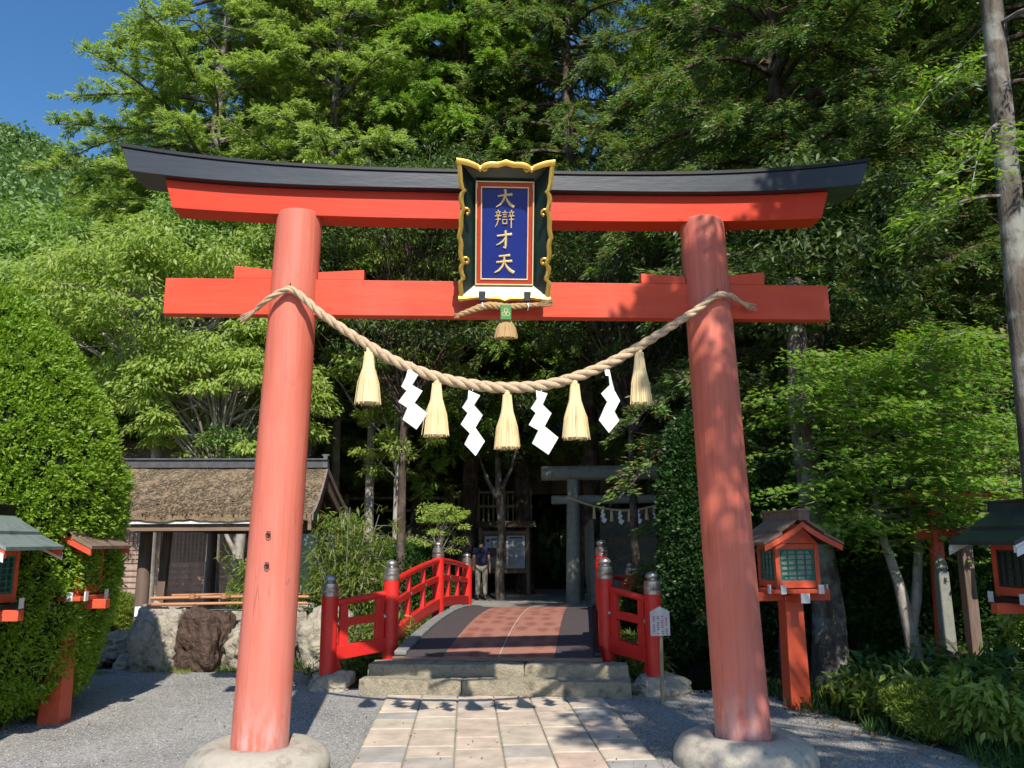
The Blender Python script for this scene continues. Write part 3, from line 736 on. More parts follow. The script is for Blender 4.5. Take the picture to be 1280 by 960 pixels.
for a in (-1.33,1.20):
    for (b0,b1,ar) in ((.95,4.0,'up'),(4.0,7.05,'down')):
        hi,lo=(1.305,1.115)
        zz=lambda l,h: (l,h) if ar=='up' else (h,l)
        s0,s1=b0+.08,b1-.08
        mb=MB().tube(railcurve(a,s0,s1,*zz(1.115,1.305),ar),.043,12); mb.build('hand_rail',RED,bridge,smooth=50)
        sweep(railcurve(a,s0,s1,*zz(.865,1.035),ar),.065,.085).build('middle_rail',RED,bridge,smooth=30,bevel=.006)
        sweep(railcurve(a,s0,s1,*zz(.50,.66),ar),.10,.155).build('bottom_beam',RED,bridge,smooth=30,bevel=.006)
        for q in (.33,.66):
            pt=railcurve(a,s0,s1,*zz(1.115,1.305),ar,24)[int(24*q)]; pm=railcurve(a,s0,s1,*zz(.50,.66),ar,24)[int(24*q)]
            mb=MB(); u=UV
            zt=pt.z-.03; z0=pm.z+.06; c=pt.copy()
            p=[]
            for z,wb in ((z0,.075),(zt,.032)):
                for sa,sb_ in ((-1,-1),(1,-1),(1,1),(-1,1)): p.append(Vector((c.x,c.y,z))+NV*sa*.032+u*sb_*wb)
            mb.hexa(p).build('strut',RED,bridge,bevel=.005)
            MB().lathe([(.02,-.0),(.03,.006),(.028,.014),(.012,.022),(.002,.024)],(0,0,0),12).build('metal_stud',STEEL,bridge,smooth=50,xf=Matrix.Translation(BR(a-(.035 if a>0 else -.035),0,0)-A0*0+UV*((pt-A0).dot(UV))+Vector((0,0,(z0+zt)/2+.04)))@Matrix.Rotation(R(90 if a<0 else -90),4,'Y'))
def wing(pa,pb_,za,zb):
    a=BR(*pa);b=BR(*pb_); d=(b-a).normalized()
    V=lambda z:Vector((0,0,z))
    MB().tube([a+V(za[0]),b+V(zb[0])],.040,12).build('hand_rail',RED,bridge,smooth=50)
    MB().bar(a+V(za[1]),b+V(zb[1]),.065,.085).build('middle_rail',RED,bridge,bevel=.006)
    MB().bar(a+V(za[2]),b+V(zb[2]),.10,.15).build('bottom_beam',RED,bridge,bevel=.006)
    for q in (.22,.80):
        z0=za[2]+(zb[2]-za[2])*q+.06; z1=za[0]+(zb[0]-za[0])*q; c=a.lerp(b,q)
        p=[]
        for z,w in ((z0,.055),(z1,.045)):
            for s1,s2 in ((-1,-1),(1,-1),(1,1),(-1,1)): p.append(Vector((c.x,c.y,z))+d*s1*w+d.cross(V(1))*s2*.03)
        MB().hexa(p).build('strut',RED,bridge,bevel=.005)
    for q in (.12,.88):
        c=a.lerp(b,q); nrm=d.cross(V(1)); nrm = nrm if nrm.y<0 else -nrm
        z=za[1]+(zb[1]-za[1])*q
        MB().tube([c+nrm*.03+V(z),c+nrm*.045+V(z),c+nrm*.055+V(z)],[.026,.024,.008],10).build('metal_stud',STEEL,bridge,smooth=50)
    # bracket below the rail at the outer post
    c=a.lerp(b,.17)
    MB().bar(a+V(za[2]-.14),c+V(za[2]-.11),.08,.12).build('bracket',RED,bridge,bevel=.006)
wing((-1.90,.40),(-1.33,.95),(.91,.69,.37),(1.0,.745,.43)); wing((1.70,.38),(1.20,.95),(.95,.72,.37),(1.06,.79,.44))
wing((1.80,7.6),(1.20,7.05),(.82,.62,.32),(1.0,.745,.43))
# footing rocks of the outer posts, beside the steps
p=BR(-1.90,.40); add_rock('footing_rock',(p.x+.04,p.y-.02,.02),(.24,.19,.15),31,ROCK,'grey brown boulder under the left outer post of the red bridge','boulder',square=.6)
p=BR(1.70,.38); add_rock('footing_rock',(p.x+.08,p.y,.05),(.30,.22,.17),35,ROCK,'round boulder under the right outer post of the red bridge','boulder',square=.4)
MB().box((*BR(-.1,1.05)[:2],-.35),(2.9,.5,1.0),(0,0,-TH)).build('bridge_abutment',GRANITE,bridge)

# notice on a stake
sg=thing('stake_sign','small white house shaped paper notice on a wooden stake by the bridge','sign',(1.665,2.24,0),R(4))
MB().bar((0,0,-.05),(.015,0,.86),.032,.022,(0,1,0)).build('stake',M_var('grey_stake',(.22,.18,.11),(.36,.30,.19),12,.8,.3,(1,1,.2)),sg)
MB().plate([(-.10,.0),(.10,0),(.10,.235),(0,.285),(-.10,.235)],(0,-.022,.655),(1,0,0),(0,0,1),(0,1,0),.012).build('board',M_var('notice_paper',(.52,.50,.50),(.62,.60,.60),8,.6,0),sg)
mb=MB()
for i in range(4):
    for j in range(9):
        if (i*7+j*3)%5: mb.box((-.066+i*.044,-.030,.675+j*.021),(.018,.003,.011))
mb.build('red_writing',M_var('red_ink',(.42,.10,.12),(.5,.14,.16),8,.7,0),sg)

# ------------------------------------------------------------------ lanterns
def lattice(mb,c,w,h,axis,nx_,nz,bt=.010,th=.012,cut=0):
    """grid of bars centred at c in plane x (axis 0) or y (axis 1)"""
    def B(u,z,du,dz_):
        if axis==0: mb.box((c[0]+u,c[1],c[2]+z),(du,th,dz_))
        else: mb.box((c[0],c[1]+u,c[2]+z),(th,du,dz_))
    fw_=.018
    B(-w/2+fw_/2,0,fw_,h);B(w/2-fw_/2,0,fw_,h);B(0,h/2-fw_/2,w-2*fw_,fw_);B(0,-h/2+fw_/2,w-2*fw_,fw_)
    for i in range(1,nx_): B(-w/2+w*i/nx_,0,bt,h-2*fw_)
    th0=th; 
    for i in range(1,nz):
        th=th0*.8; B(0,-h/2+h*i/nz,w-2*fw_,bt)
    th=th0
    if cut:
        for sx_ in (-1,1):
            for sz in (-1,1):
                if axis==0: mb.box((c[0]+sx_*(w/2-.03),c[1],c[2]+sz*(h/2-.03)),(.016,th*1.1,.085),(0,sx_*sz*R(-45),0))
def lantern(label,loc,style,rz=0,lean=0):
    t=thing('shrine_lantern',label,'lantern',loc,rz,None)
    post=MB().box((0,0,.5),(.205,.205,1.12),taper=(.88,.88)).build('post',RED2,t,bevel=.01)
    arm=MB().box((0,0,1.045),(.80,.085,.085)).build('arm',RED2,t,bevel=.005)
    arm2=MB().box((0,0,1.046),(.083,.66,.083)).build('arm',RED2,t,bevel=.005)
    cap=.0
    MB().box((0,0,1.105),(.56,.56,.04)).build('tray',RED2 if style=='wood' else DMETAL,t,bevel=.005)
    w=.44; z0=1.125; z1=1.56
    fr=MB()
    for sx_ in (-1,1):
        for sy in (-1,1): fr.box((sx_*(w/2-.02),sy*(w/2-.02),(z0+z1)/2),(.045,.045,z1-z0))
    for z,h in ((z0+.045,.07),(z1-.03,.05)):
        for s_ in (-1,1):
            fr.box((0,s_*(w/2-.02),z),(w-.087,.036,h)); fr.box((s_*(w/2-.02),0,z),(.036,w-.087,h))
    fr.build('frame',RED2,t,bevel=.003)
    zc=(z0+.08+z1-.055)/2; ph=z1-z0-.135; pw=w-.09
    for k,(c,axx) in enumerate((((0,-w/2+.018,zc),0),((w/2-.018,0,zc),1),((0,w/2-.018,zc),0),((-w/2+.018,0,zc),1))):
        mb=MB(); lattice(mb,c,pw,ph,axx,4,6,cut=(style=='wood' and axx==0)); mb.build('lattice_panel',GREENP if style!='dark' else DGREEN,t)
        cc=(c[0]*.93,c[1]*.93,c[2]); d=(pw,.006,ph) if axx==0 else (.006,pw,ph)
        MB().box(cc,d).build('window_paper',PANEP if style=='wood' else DGLASS,t)
    cl=[((0,-.336,1.045),(.088,.012,.09))]
    for sx_ in (-1,1): cl+=[((sx_*.19,-.289,1.125),(.055,.012,.085)),((sx_*.289,-.19,1.125),(.012,.055,.085)),((sx_*.289,.19,1.125),(.012,.055,.085))]
    for c_,d_ in cl: MB().box(c_,d_).build('white_end_cap',WHITE,t)
    # roof: ridge runs front to back (local y)
    rz0,rzt=1.575,1.83; hw=.47; hl=.42
    if style=='wood': rzt=1.80; hw=.40; hl=.39
    mats={'wood':OLDWOODX,'copper':COPPER,'dark':DCOPPER}
    for s_ in (-1,1):
        for tier,(u0,u1,lift) in enumerate(((0,.56,.03),(.50,1.0,0))):
            rings=[]
            for k in range(7):
                q=u0+(u1-u0)*k/6; x=s_*(.02+(hw-.02)*q); z=rzt-(rzt-rz0)*(q**.82)+lift*(1-q*.2)
                rings.append([(x,-hl+(.02 if tier==0 else 0),z-.028),(x,hl-(.02 if tier==0 else 0),z-.028),(x,hl-(.02 if tier==0 else 0),z),(x,-hl+(.02 if tier==0 else 0),z)])
            MB().loft(rings).build('roof_panel',mats[style],t,smooth=30)
        for e in (-1,1):
            rings=[]
            for k in range(7):
                q=k/6; x=s_*(.0+(hw-.01)*q); z=rzt-(rzt-rz0)*(q**.82)-.03
                rings.append([(x,e*(hl-.03),z-.055),(x,e*(hl-.005),z-.055),(x,e*(hl-.005),z),(x,e*(hl-.03),z)])
            MB().loft(rings).build('barge_board',WHITE if style=='dark' else RED2,t,smooth=30)
            if style!='wood':
                rings=[[(p[0],p[1],p[2]-.012) if i>1 else (p[0],p[1]+e*.004,p[2]-.0) for i,p in enumerate(r_)] for r_ in rings]
                MB().loft([[ (p[0],e*(hl+.004)+(.004 if i in (1,2) else -.004),p[2]-.03+(.022 if i>1 else 0)) for i,p in enumerate(r_)] for r_ in rings]).build('pale_edge',WHITE,t)
    rings=[[(x_,e,z_) for x_,z_ in ((-w/2,z1),(w/2,z1),(.03,rzt-.05),(-.03,rzt-.05))] for e in (-w/2+.02,-w/2-.01+.02)]
    MB().hexa([(-w/2,-w/2+.0,z1),(w/2,-w/2,z1),(w/2,w/2,z1),(-w/2,w/2,z1),(-.03,-w/2,rzt-.05),(.03,-w/2,rzt-.05),(.03,w/2,rzt-.05),(-.03,w/2,rzt-.05)]).build('gable',RED2,t)
    MB().box((0,0,rzt+.035),(.10,2*hl+.06,.075)).box((0,0,rzt+.08),(.13,2*hl+.12,.022)).build('ridge',OLDWOODX if style=='wood' else DCOPPER if style=='dark' else DMETAL,t,bevel=.004)
    if style=='wood':
        for s_ in (-1,1): MB().box((0,s_*(hl+.035),rzt+.03),(.11,.02,.10)).build('ridge_end',OLDWOOD,t)
    return t
lantern('red post lantern behind the right pillar, with brown board roof and green lattice',(2.93,1.98,0),'wood',R(3))
lantern('red post lantern half buried in the big round bush',(-4.03,1.86,0),'wood',R(-3))
lantern('red lantern with grey green metal roof in front of the bush',(-4.18,.62,0),'copper',R(-2))
lantern('red lantern with black metal roof beside the maple',(4.36,.35,0),'dark',R(2))

# small shrine gate behind the right lantern
sgate=thing('small_torii','small red gate with black curved lintel partly hidden behind the maple','torii gate',(5.7,3.0,0),R(6))
MB().loft(curved(1.25,1.35,lambda x:2.12+.06*abs(x/1.3)**3,lambda x:2.25+.09*abs(x/1.3)**3,-.16,.16,20)).build('lintel',DCOPPER,sgate,smooth=30)
MB().loft(curved(1.0,1.03,lambda x:1.98+.03*abs(x)**3,lambda x:2.118+.03*abs(x)**3,-.07,.07,20)).build('under_lintel',RED2,sgate,smooth=30)
MB().box((0,0,1.66),(1.9,.07,.14)).build('tie_beam',RED2,sgate,bevel=.004)
for s_ in (-1,1): MB().tube([(s_*.72,0,-.1),(s_*.66,0,2.0)],[.085,.075],16).build('pillar',RED2,sgate,smooth=40)
fin=thing('capped_post','grey post with white pyramid cap beside the black roofed lantern','post',(5.35,1.9,0))
MB().box((0,0,.85),(.13,.13,1.75)).build('post',OLDWOOD,fin); MB().hexa([(-.13,-.13,1.72),(.13,-.13,1.72),(.13,.13,1.72),(-.13,.13,1.72),(-.14,-.14,1.78),(.14,-.14,1.78),(.14,.14,1.78),(-.14,.14,1.78)]).hexa([(-.14,-.14,1.78),(.14,-.14,1.78),(.14,.14,1.78),(-.14,.14,1.78),(-.01,-.01,1.88),(.01,-.01,1.88),(.01,.01,1.88),(-.01,.01,1.88)]).build('cap',WHITE,fin)
wp=thing('wooden_post','tall square weathered wooden post behind the maple','post',(5.15,2.6,0)); 
MB().box((0,0,.75),(.12,.12,1.9)).build('shaft',OLDWOOD,wp,bevel=.008); MB().box((0,0,1.73),(.17,.17,.05)).build('top',OLDWOOD,wp,bevel=.008)
gp=thing('stone_post','slim grey stone post next to the wooden post','post',(4.95,2.75,0)); MB().box((0,0,.6),(.14,.14,1.3),taper=(.85,.85)).build('shaft',GREYST,gp,bevel=.02); MB().lathe([(.05,1.24),(.075,1.28),(.06,1.34),(.02,1.40),(.004,1.42)],(0,0,0),14).build('finial',GREYST,gp,smooth=50)

# bicycle behind the right pillar
bk=thing('bicycle','silver framed bicycle parked in the shade behind the right pillar','bicycle',(3.42,3.35,0),R(62))
def wheel(x):
    w=MB().tube([(x+.33*math.cos(a),0,.34+.33*math.sin(a)) for a in [k*2*math.pi/32 for k in range(33)]],.016,8,cap=False).build('wheel',M_var('rubber'+str(x),(.02,.02,.02),(.03,.03,.03),9,.8,0),bk,smooth=50)
    MB().tube([(x+.305*math.cos(a),0,.34+.305*math.sin(a)) for a in [k*2*math.pi/32 for k in range(33)]],.010,6,cap=False).build('rim',STEEL,w,smooth=50)
    mb=MB()
    for k in range(16):
        a=k*math.pi/8; mb.tube([(x+.02*math.cos(a+1.2),(.02 if k%2 else -.02),.34+.02*math.sin(a+1.2)),(x+.30*math.cos(a),0,.34+.30*math.sin(a))],.0018,4)
    mb.tube([(x,-.05,.34),(x,.05,.34)],.018,8); mb.build('spokes',STEEL,w)
wheel(-.52); wheel(.52)
mb=MB(); bb=(-.08,0,.30); st_=(-.2,0,.74); hd=(.34,0,.80); hd2=(.38,0,.66)
for a,b_,r_ in ((bb,st_,.017),(st_,hd,.016),(bb,hd2,.019),(hd,hd2,.02)): mb.tube([a,b_],r_,10)
for y in (-.045,.045):
    mb.tube([(bb[0],y*.5,bb[2]),(-.52,y,.34)],.010,8); mb.tube([(st_[0],y*.4,st_[2]),(-.52,y,.34)],.009,8); mb.tube([(hd2[0],y*.6,hd2[2]),(.44,y,.52),(.52,y,.34)],.011,8)
mb.build('frame',M_var('silver_paint',(.5,.5,.5),(.6,.6,.6),9,.35,0,metal=.4),bk,smooth=50)
MB().tube([(-.2,0,.74),(-.235,0,.86)],.013,8).box((-.24,0,.885),(.24,.14,.05)).build('saddle',DMETAL,bk,bevel=.02)
MB().tube([(.34,0,.80),(.325,0,.93),(.30,.10,.97),(.20,.26,.96)],.011,8).tube([(.325,0,.93),(.30,-.10,.97),(.20,-.26,.96)],.011,8).build('handlebar',STEEL,bk,smooth=50)
MB().tube([(-.08,-.05,.30),(-.08,.05,.30)],.09,20).box((0,-.10,.24),(.09,.08,.02)).box((-.16,.10,.36),(.09,.08,.02)).build('crank',DMETAL,bk)

# ------------------------------------------------------------------ water pavilion
pav=thing('water_pavilion','open wooden purification pavilion with mossy bark roof left of the bridge','pavilion')
X0,X1,Ye,Yr,Yb,ze,zr=-6.1,-2.70,5.75,8.10,10.45,2.0,2.86
def rz_(q): return zr-(zr-ze)*(1.25*q-.25*q*q)  # q from ridge to eave, slightly concave
for sgn,nm in ((-1,'roof'),(1,'roof')):
    rings=[]
    n=14
    for k in range(n+1):
        q=k/n; y=Yr+sgn*(Yr-Ye)*q; z=ze+(zr-ze)*((1-q)**1.35)
        x1=X1+.20*q
        rings.append([(X0,y,z-.10),(x1,y,z-.10),(x1,y,z),(X0,y,z)])
    # cross subdivisions for an uneven surface
    mb=MB(); m_=34; rr=random.Random(5)
    top=[[(X0+(r_[2][0]-X0)*i/m_, r_[2][1], r_[2][2]+rr.uniform(-.012,.012)+.01*math.sin(i*.7+k)) for i in range(m_+1)] for k,r_ in enumerate(rings)]
    bot=[[(p[0],p[1],p[2]-.09) for p in row] for row in top]
    mb.loft([t_+b_[::-1] for t_,b_ in zip(top,bot)]).build(nm,BARKROOF,pav,smooth=50)
# tiers of bark texture: ragged strips on the front slope
mb=MB(); rr=random.Random(8)
for k in range(5200):
    q=rr.random(); x=X0+(X1+.20*q-X0)*rr.random(); y=Yr-(Yr-Ye)*q; z=ze+(zr-ze)*((1-q)**1.35)
    l=rr.uniform(.03,.085); w_=rr.uniform(.008,.022); th=rr.uniform(-.5,.5); sl=-(zr-ze)/(Yr-Ye)*1.1*(1-q+.2)
    mb.bar((x,y,z+.006),(x+l*math.sin(th),y-l*math.cos(th),z+sl*l*math.cos(th)+.008+rr.uniform(0,.006)),w_,.005)
mb.build('bark_shingles',M_island('bark_shingle',[(.13,.10,.07),(.22,.175,.125),(.17,.135,.09),(.26,.21,.155),(.16,.145,.08)],.95,6,.2,.1),pav)
MB().box(((X0+X1-.02)/2,Ye+.045,ze-.115),(X1+.18-X0,.03,.045)).build('eave_edge',WHITE,pav)
MB().box(((X0+X1)/2,Ye+.12,ze-.19),(X1-X0,.08,.09)).build('eave_beam',OLDWOODX,pav)
MB().box(((X0+X1)/2-.02,Yr,zr+.055),(X1-X0+.02,.20,.13)).box(((X0+X1)/2-.02,Yr,zr+.135),(X1-X0+.08,.26,.03)).build('ridge',TILE,pav,bevel=.006)
MB().box((X1-.02,Yr,zr+.10),(.10,.22,.22),taper=(.7,.8)).box((X1-.02,Yr,zr+.21),(.13,.16,.035)).build('ridge_end',TILE,pav,bevel=.01)
for sgn in (-1,1):
    rings=[];r2_=[]
    for k in range(15):
        q=k/14; y=Yr+sgn*(Yr-Ye)*q; z=ze+(zr-ze)*((1-q)**1.35); x1=X1+.20*q
        rings.append([(x1-.05,y,z-.33+.10*q),(x1+.0,y,z-.33+.10*q),(x1+.0,y,z-.098),(x1-.05,y,z-.098)])
        r2_.append([(x1-.01,y,z-.095),(x1+.025,y,z-.095),(x1+.025,y,z+.012),(x1-.01,y,z+.012)])
    MB().loft(rings).build('barge_board',OLDWOODX,pav,smooth=30); MB().loft(r2_).build('roof_edge',M_var('roof_edge%d'%sgn,(.16,.12,.10),(.26,.20,.17),9,.9,.4),pav,smooth=30)
for x in (-5.05,-3.0):
    for y in (6.45,9.7):
        pp=MB().tube([(x,y,-.2),(x,y,1.95)],[.105,.088],14).build('post',OLDWOOD,pav,smooth=50)
    MB().box((x,8.1,1.86),(.12,3.9,.16)).build('cross_beam',OLDWOOD,pav); MB().box((x,8.1,2.32),(.12,.12,.75)).build('king_post',OLDWOOD,pav)
MB().box((-4.83,6.62,.85),(.11,.11,2.1),(0,R(2),0)).build('brace_post',OLDWOOD,pav)
for y in (6.45,9.7): MB().box((-3.95,y,1.83),(2.5,.11,.15)).build('tie_beam',OLDWOODX,pav)
for i in range(9):
    x=X0+.18+i*.37
    MB().bar((x,Ye+.10,ze-.145),(x,Yr-.05,zr-.20),.055,.06).build('rafter',OLDWOOD,pav)
    MB().box((x,Ye+.092,ze-.150),(.06,.012,.068)).build('rafter_end',WHITE,pav)
# gable infill under the right verge
MB().plate([(-1.9,.0),(1.9,0),(0,.62)],(X1-.28,Yr,2.02),(0,1,0),(0,0,1),(1,0,0),.04).build('gable_board',OLDWOOD,pav)
MB().box((-5.05,6.335,.62),(.085,.01,.14)).build('paper_notice',PAPER,pav)
# basin stones with bamboo rail and ladles
bs=[((-4.28,5.15,.28),(.30,.36,.46),41,ROCK,.75,'upright pale boulder at the left end of the water basin'),
    ((-3.74,5.10,.30),(.34,.38,.44),42,BROWNROCK,.8,'dark brown wet boulder in the middle of the basin wall'),
    ((-2.98,5.15,.28),(.52,.42,.45),43,ROCK,.7,'wide grey boulder of the basin wall beside the left pillar'),
    ((-2.15,5.2,.26),(.36,.4,.42),44,ROCK,.6,'grey boulder of the basin wall just right of the left pillar'),
    ((-4.95,5.75,.17),(.50,.34,.26),45,ROCK,.3,'low flat boulder under the pavilion post'),
    ((-5.35,5.35,.08),(.42,.30,.17),46,ROCK,.3,'low grey boulder nearest the bush'),
    ((-4.62,5.25,.06),(.22,.2,.15),47,ROCK,.3,'small stone between the low flat boulder and the basin')]
for loc,sz_,sd,mt,sq,lb in bs: add_rock('boulder',loc,sz_,sd,mt,lb,'boulder',square=sq,rz=sd)
bas=thing('stone_basin','stone water basin behind the boulders with bamboo rails','basin',(-3.5,5.75,0))
MB().box((0,0,.35),(1.9,.7,.7)).build('trough',ROCK,bas,bevel=.05)
MB().box((0,0,.705),(1.6,.45,.01)).build('water',M_var('basin_water',(.02,.03,.03),(.03,.04,.035),3,.05,.05,spec=.8),bas)
for y,z in ((-.62,.80),(-.50,.875),(.3,.86)):
    MB().tube([(-.98,y,z),(.3,y,z+.01),(1.1,y,z)],[.022,.020,.019],8).build('bamboo_rail',BAMBOO,bas,smooth=50)
for i,x in enumerate((-.35,.05,.38)):
    l=thing('water_ladle',['bamboo ladle lying at the left of the basin rail','bamboo ladle lying at the middle of the basin rail','bamboo ladle lying at the right of the basin rail'][i],'ladle',(-3.5+x,5.2,.90),R(-35+8*i),'ladles on the basin')
    MB().tube([(0,-.05,0),(0,.38,.01)],.008,6).build('handle',BAMBOO,l); MB().lathe([(.03,-.03),(.035,-.03),(.037,.035),(.032,.035),(.030,-.02)],(0,-.09,0),12).build('cup',BAMBOO,l)

# shrine office with lattice doors beyond the pavilion
hall=thing('lattice_hall','pinkish wooden hall with lattice doors seen under the pavilion roof','building',(-7.6,13.4,0),R(14))
MB().box((0,1.5,1.5),(5.2,2.9,3.0)).build('wall',PINKWOOD,hall)
MB().hexa([(-3.4,-.9,2.85),(3.4,-.9,2.85),(3.4,4,2.85),(-3.4,4,2.85),(-2.9,1.5,4.3),(2.9,1.5,4.3),(2.9,1.6,4.3),(-2.9,1.6,4.3)]).build('roof',BARKROOF,hall)
for i in range(5):
    x=-2.2+i*1.02
    MB().box((x-.51,-.06,1.4),(.11,.12,2.8)).build('pillar',PINKWOOD,hall)
    d=MB().box((x,0.03,1.25),(.86,.04,2.0)).build('door',PINKWOOD,hall)
    mb=MB(); lattice(mb,(x,-.01,1.65),.84,1.0,0,10,10,.014,.02); mb.build('door_lattice',TANWOOD,d)
    mb=MB()
    for k in range(6): mb.box((x,-.01,.35+k*.13),(.82,.02,.03))
    mb.build('door_slats',TANWOOD,d)
MB().box((0,-.6,.18),(5.4,1.2,.12)).build('porch',PINKWOOD,hall)
win=thing('glass_screen','pale reflective glass screen right of the lattice hall','screen',(-4.45,14.2,0),R(6))
MB().box((0,0,1.2),(2.0,.03,1.6)).build('glass',M_var('cloudy_glass',(.22,.30,.27),(.34,.42,.38),3,.25,.0),win); MB().box((0,0,.35),(1.95,.06,.1)).build('frame',TANWOOD,win); MB().box((0,0,2.03),(1.95,.06,.08)).build('frame',TANWOOD,win); MB().box((-1.02,0,1.0),(.07,.07,2.1)).build('frame',TANWOOD,win); MB().box((1.02,0,1.0),(.07,.07,2.1)).build('frame',TANWOOD,win)
MB().hexa([(-9.5,8.9,-.1),(-3.4,8.9,-.1),(-3.4,13.6,-.1),(-9.5,13.6,-.1),(-9.5,8.9,.16),(-3.4,8.9,.16),(-3.4,13.6,.22),(-9.5,13.6,.22)]).build('paved_yard',PAVEY)
tag(bpy.data.objects['paved_yard'],'pale paved yard behind the pavilion',kind='structure')

# ------------------------------------------------------------------ beyond the bridge
st=thing('stone_torii','plain grey stone torii gate beyond the bridge at the foot of the steps','torii gate',(3.80,15.3,0),R(-8))
MB().tube([(-1.34,0,-.1),(-1.28,0,3.2)],[.19,.165],20).build('pillar',GREYST,st,smooth=40); MB().tube([(1.34,0,-.1),(1.28,0,3.2)],[.19,.165],20).build('pillar',GREYST,st,smooth=40)
MB().tube([(-2.12,0,3.36),(2.12,0,3.36)],.19,24).build('lintel',GREYST,st,smooth=40); MB().tube([(-1.86,0,2.66),(1.86,0,2.66)],.115,20).build('tie_beam',GREYST,st,smooth=40)
MB().tube([(0,0,2.7),(0,0,3.2)],.085,12).build('strut',GREYST,st,smooth=40)
sro=thing('pale_rope','thin straw rope with tassels and papers across the stone torii','rope',(3.80,15.3,0),R(-8))
pts=[(-1.45,-.22,2.72),(-1.0,-.22,2.55),(-.5,-.24,2.42),(0,-.24,2.36),(.5,-.24,2.40),(1.0,-.22,2.52),(1.45,-.22,2.72)]
rm,_,_=rope_mesh(pts,lambda q:.028,.2,6,3,120); rm.build('rope',STRAW,sro,smooth=60)
for i,x in enumerate((-.75,-.3,.15,.6,1.0)):
    z=2.40+.22*(x/1.2)**2
    tassel((x,-.25,z-.04),.30,.05,.02,40,60+i,.8).build('straw_tassel',TASSEL,sro)
for i,x in enumerate((-.52,-.08,.38,.82)):
    z=2.38+.22*(x/1.2)**2; k=.0017
    poly,(a0,b0)=SH[0][0],SH[0][1]
    MB().plate([((a-a0)*k,-(b-b0)*k) for a,b in poly],(x,-.26,z),(1,0,0),(0,0,1),(0,1,0),.002).build('paper_streamer',PAPER,sro)
fp=thing('stone_fence_posts','row of grey stone fence posts beside the stone torii','fence',(3.05,15.9,0))
for i in range(5): MB().box((i*.02,i*.42,1.0),(.13,.13,2.3-.1*i),taper=(.9,.9)).build('post',GREYST,fp,bevel=.01)
MB().bar((0,-.1,1.7),(.1,1.9,1.6),.06,.08).build('rail',GREYST,fp)
# flight of stone steps climbing behind the stone torii
fl=thing('stone_stairway','dark mossy stone stairway climbing behind the stone torii','stairs',(4.25,16.6,0),R(-8))
for i in range(16):
    MB().box((0,.34*i+.2,.165*i+.02),(2.6,.40,.30)).build('step',GREYST if i%3 else GRANITE,fl,bevel=.015)
for s_ in (-1,1): MB().hexa([(s_*1.42-.12,0,-.1),(s_*1.42+.12,0,-.1),(s_*1.42+.12,5.6,-.1),(s_*1.42-.12,5.6,-.1),(s_*1.42-.12,0,.35),(s_*1.42+.12,0,.35),(s_*1.42+.12,5.6,3.0),(s_*1.42-.12,5.6,3.0)]).build('side_wall',MOSSW,fl,bevel=.02)
# notice board
nb=thing('notice_board','roofed wooden notice board with white sheets in the shade','notice board',(.90,20.2,0),R(-2)); nb.scale=(.88,1,.86)
for x in (-.86,.86): MB().box((x,0,1.15),(.12,.12,2.4)).build('post',TANWOOD,nb)
MB().box((0,.02,1.45),(1.6,.05,1.35)).build('panel',OLDWOOD,nb)
MB().box((0,-.03,2.16),(1.75,.06,.12)).build('frame',TANWOOD,nb); MB().box((0,-.03,.76),(1.75,.06,.12)).build('frame',TANWOOD,nb)
MB().hexa([(-1.15,-.45,2.35),(1.15,-.45,2.35),(1.15,.45,2.35),(-1.15,.45,2.35),(-1.1,-.03,2.58),(1.1,-.03,2.58),(1.1,.03,2.58),(-1.1,.03,2.58)]).build('roof',OLDWOODX,nb)
SHEET=M_var('notice_sheet',(.62,.66,.74),(.72,.75,.82),3,.5,0); INK=M_var('ink',(.05,.05,.07),(.08,.08,.1),9,.7,0)
s1=MB().box((.42,-.015,1.46),(.66,.02,1.18)).build('sheet',SHEET,nb); s2=MB().box((-.38,-.015,1.82),(.62,.02,.42)).build('sheet',SHEET,nb)
s3=MB().box((-.38,-.015,1.08),(.56,.02,.42)).build('sheet',M_var('photo_sheet',(.18,.2,.25),(.5,.5,.5),6,.5,0),nb)
mb=MB(); rr=random.Random(2)
mb.box((.42,-.028,1.97),(.5,.004,.05))
for k in range(22): w_=rr.uniform(.3,.58); mb.box((.42-(.58-w_)/2,-.028,1.88-k*.042),(w_,.004,.012))
mb.build('printed_lines',INK,s1)
mb=MB(); mb.lathe([(.001,0),(.055,0),(.055,.004),(.001,.004)],(0,0,0),16)
m2=MB(); m2.f=mb.f; m2.v=[(-.58+x,-.028-z,1.88+y) for x,y,z in mb.v]; m2.box((-.3,-.028,1.92),(.36,.004,.05))
for k in range(4): m2.box((-.28,-.028,1.82-k*.045),(.38,.004,.014))
m2.build('printed_lines',INK,s2)
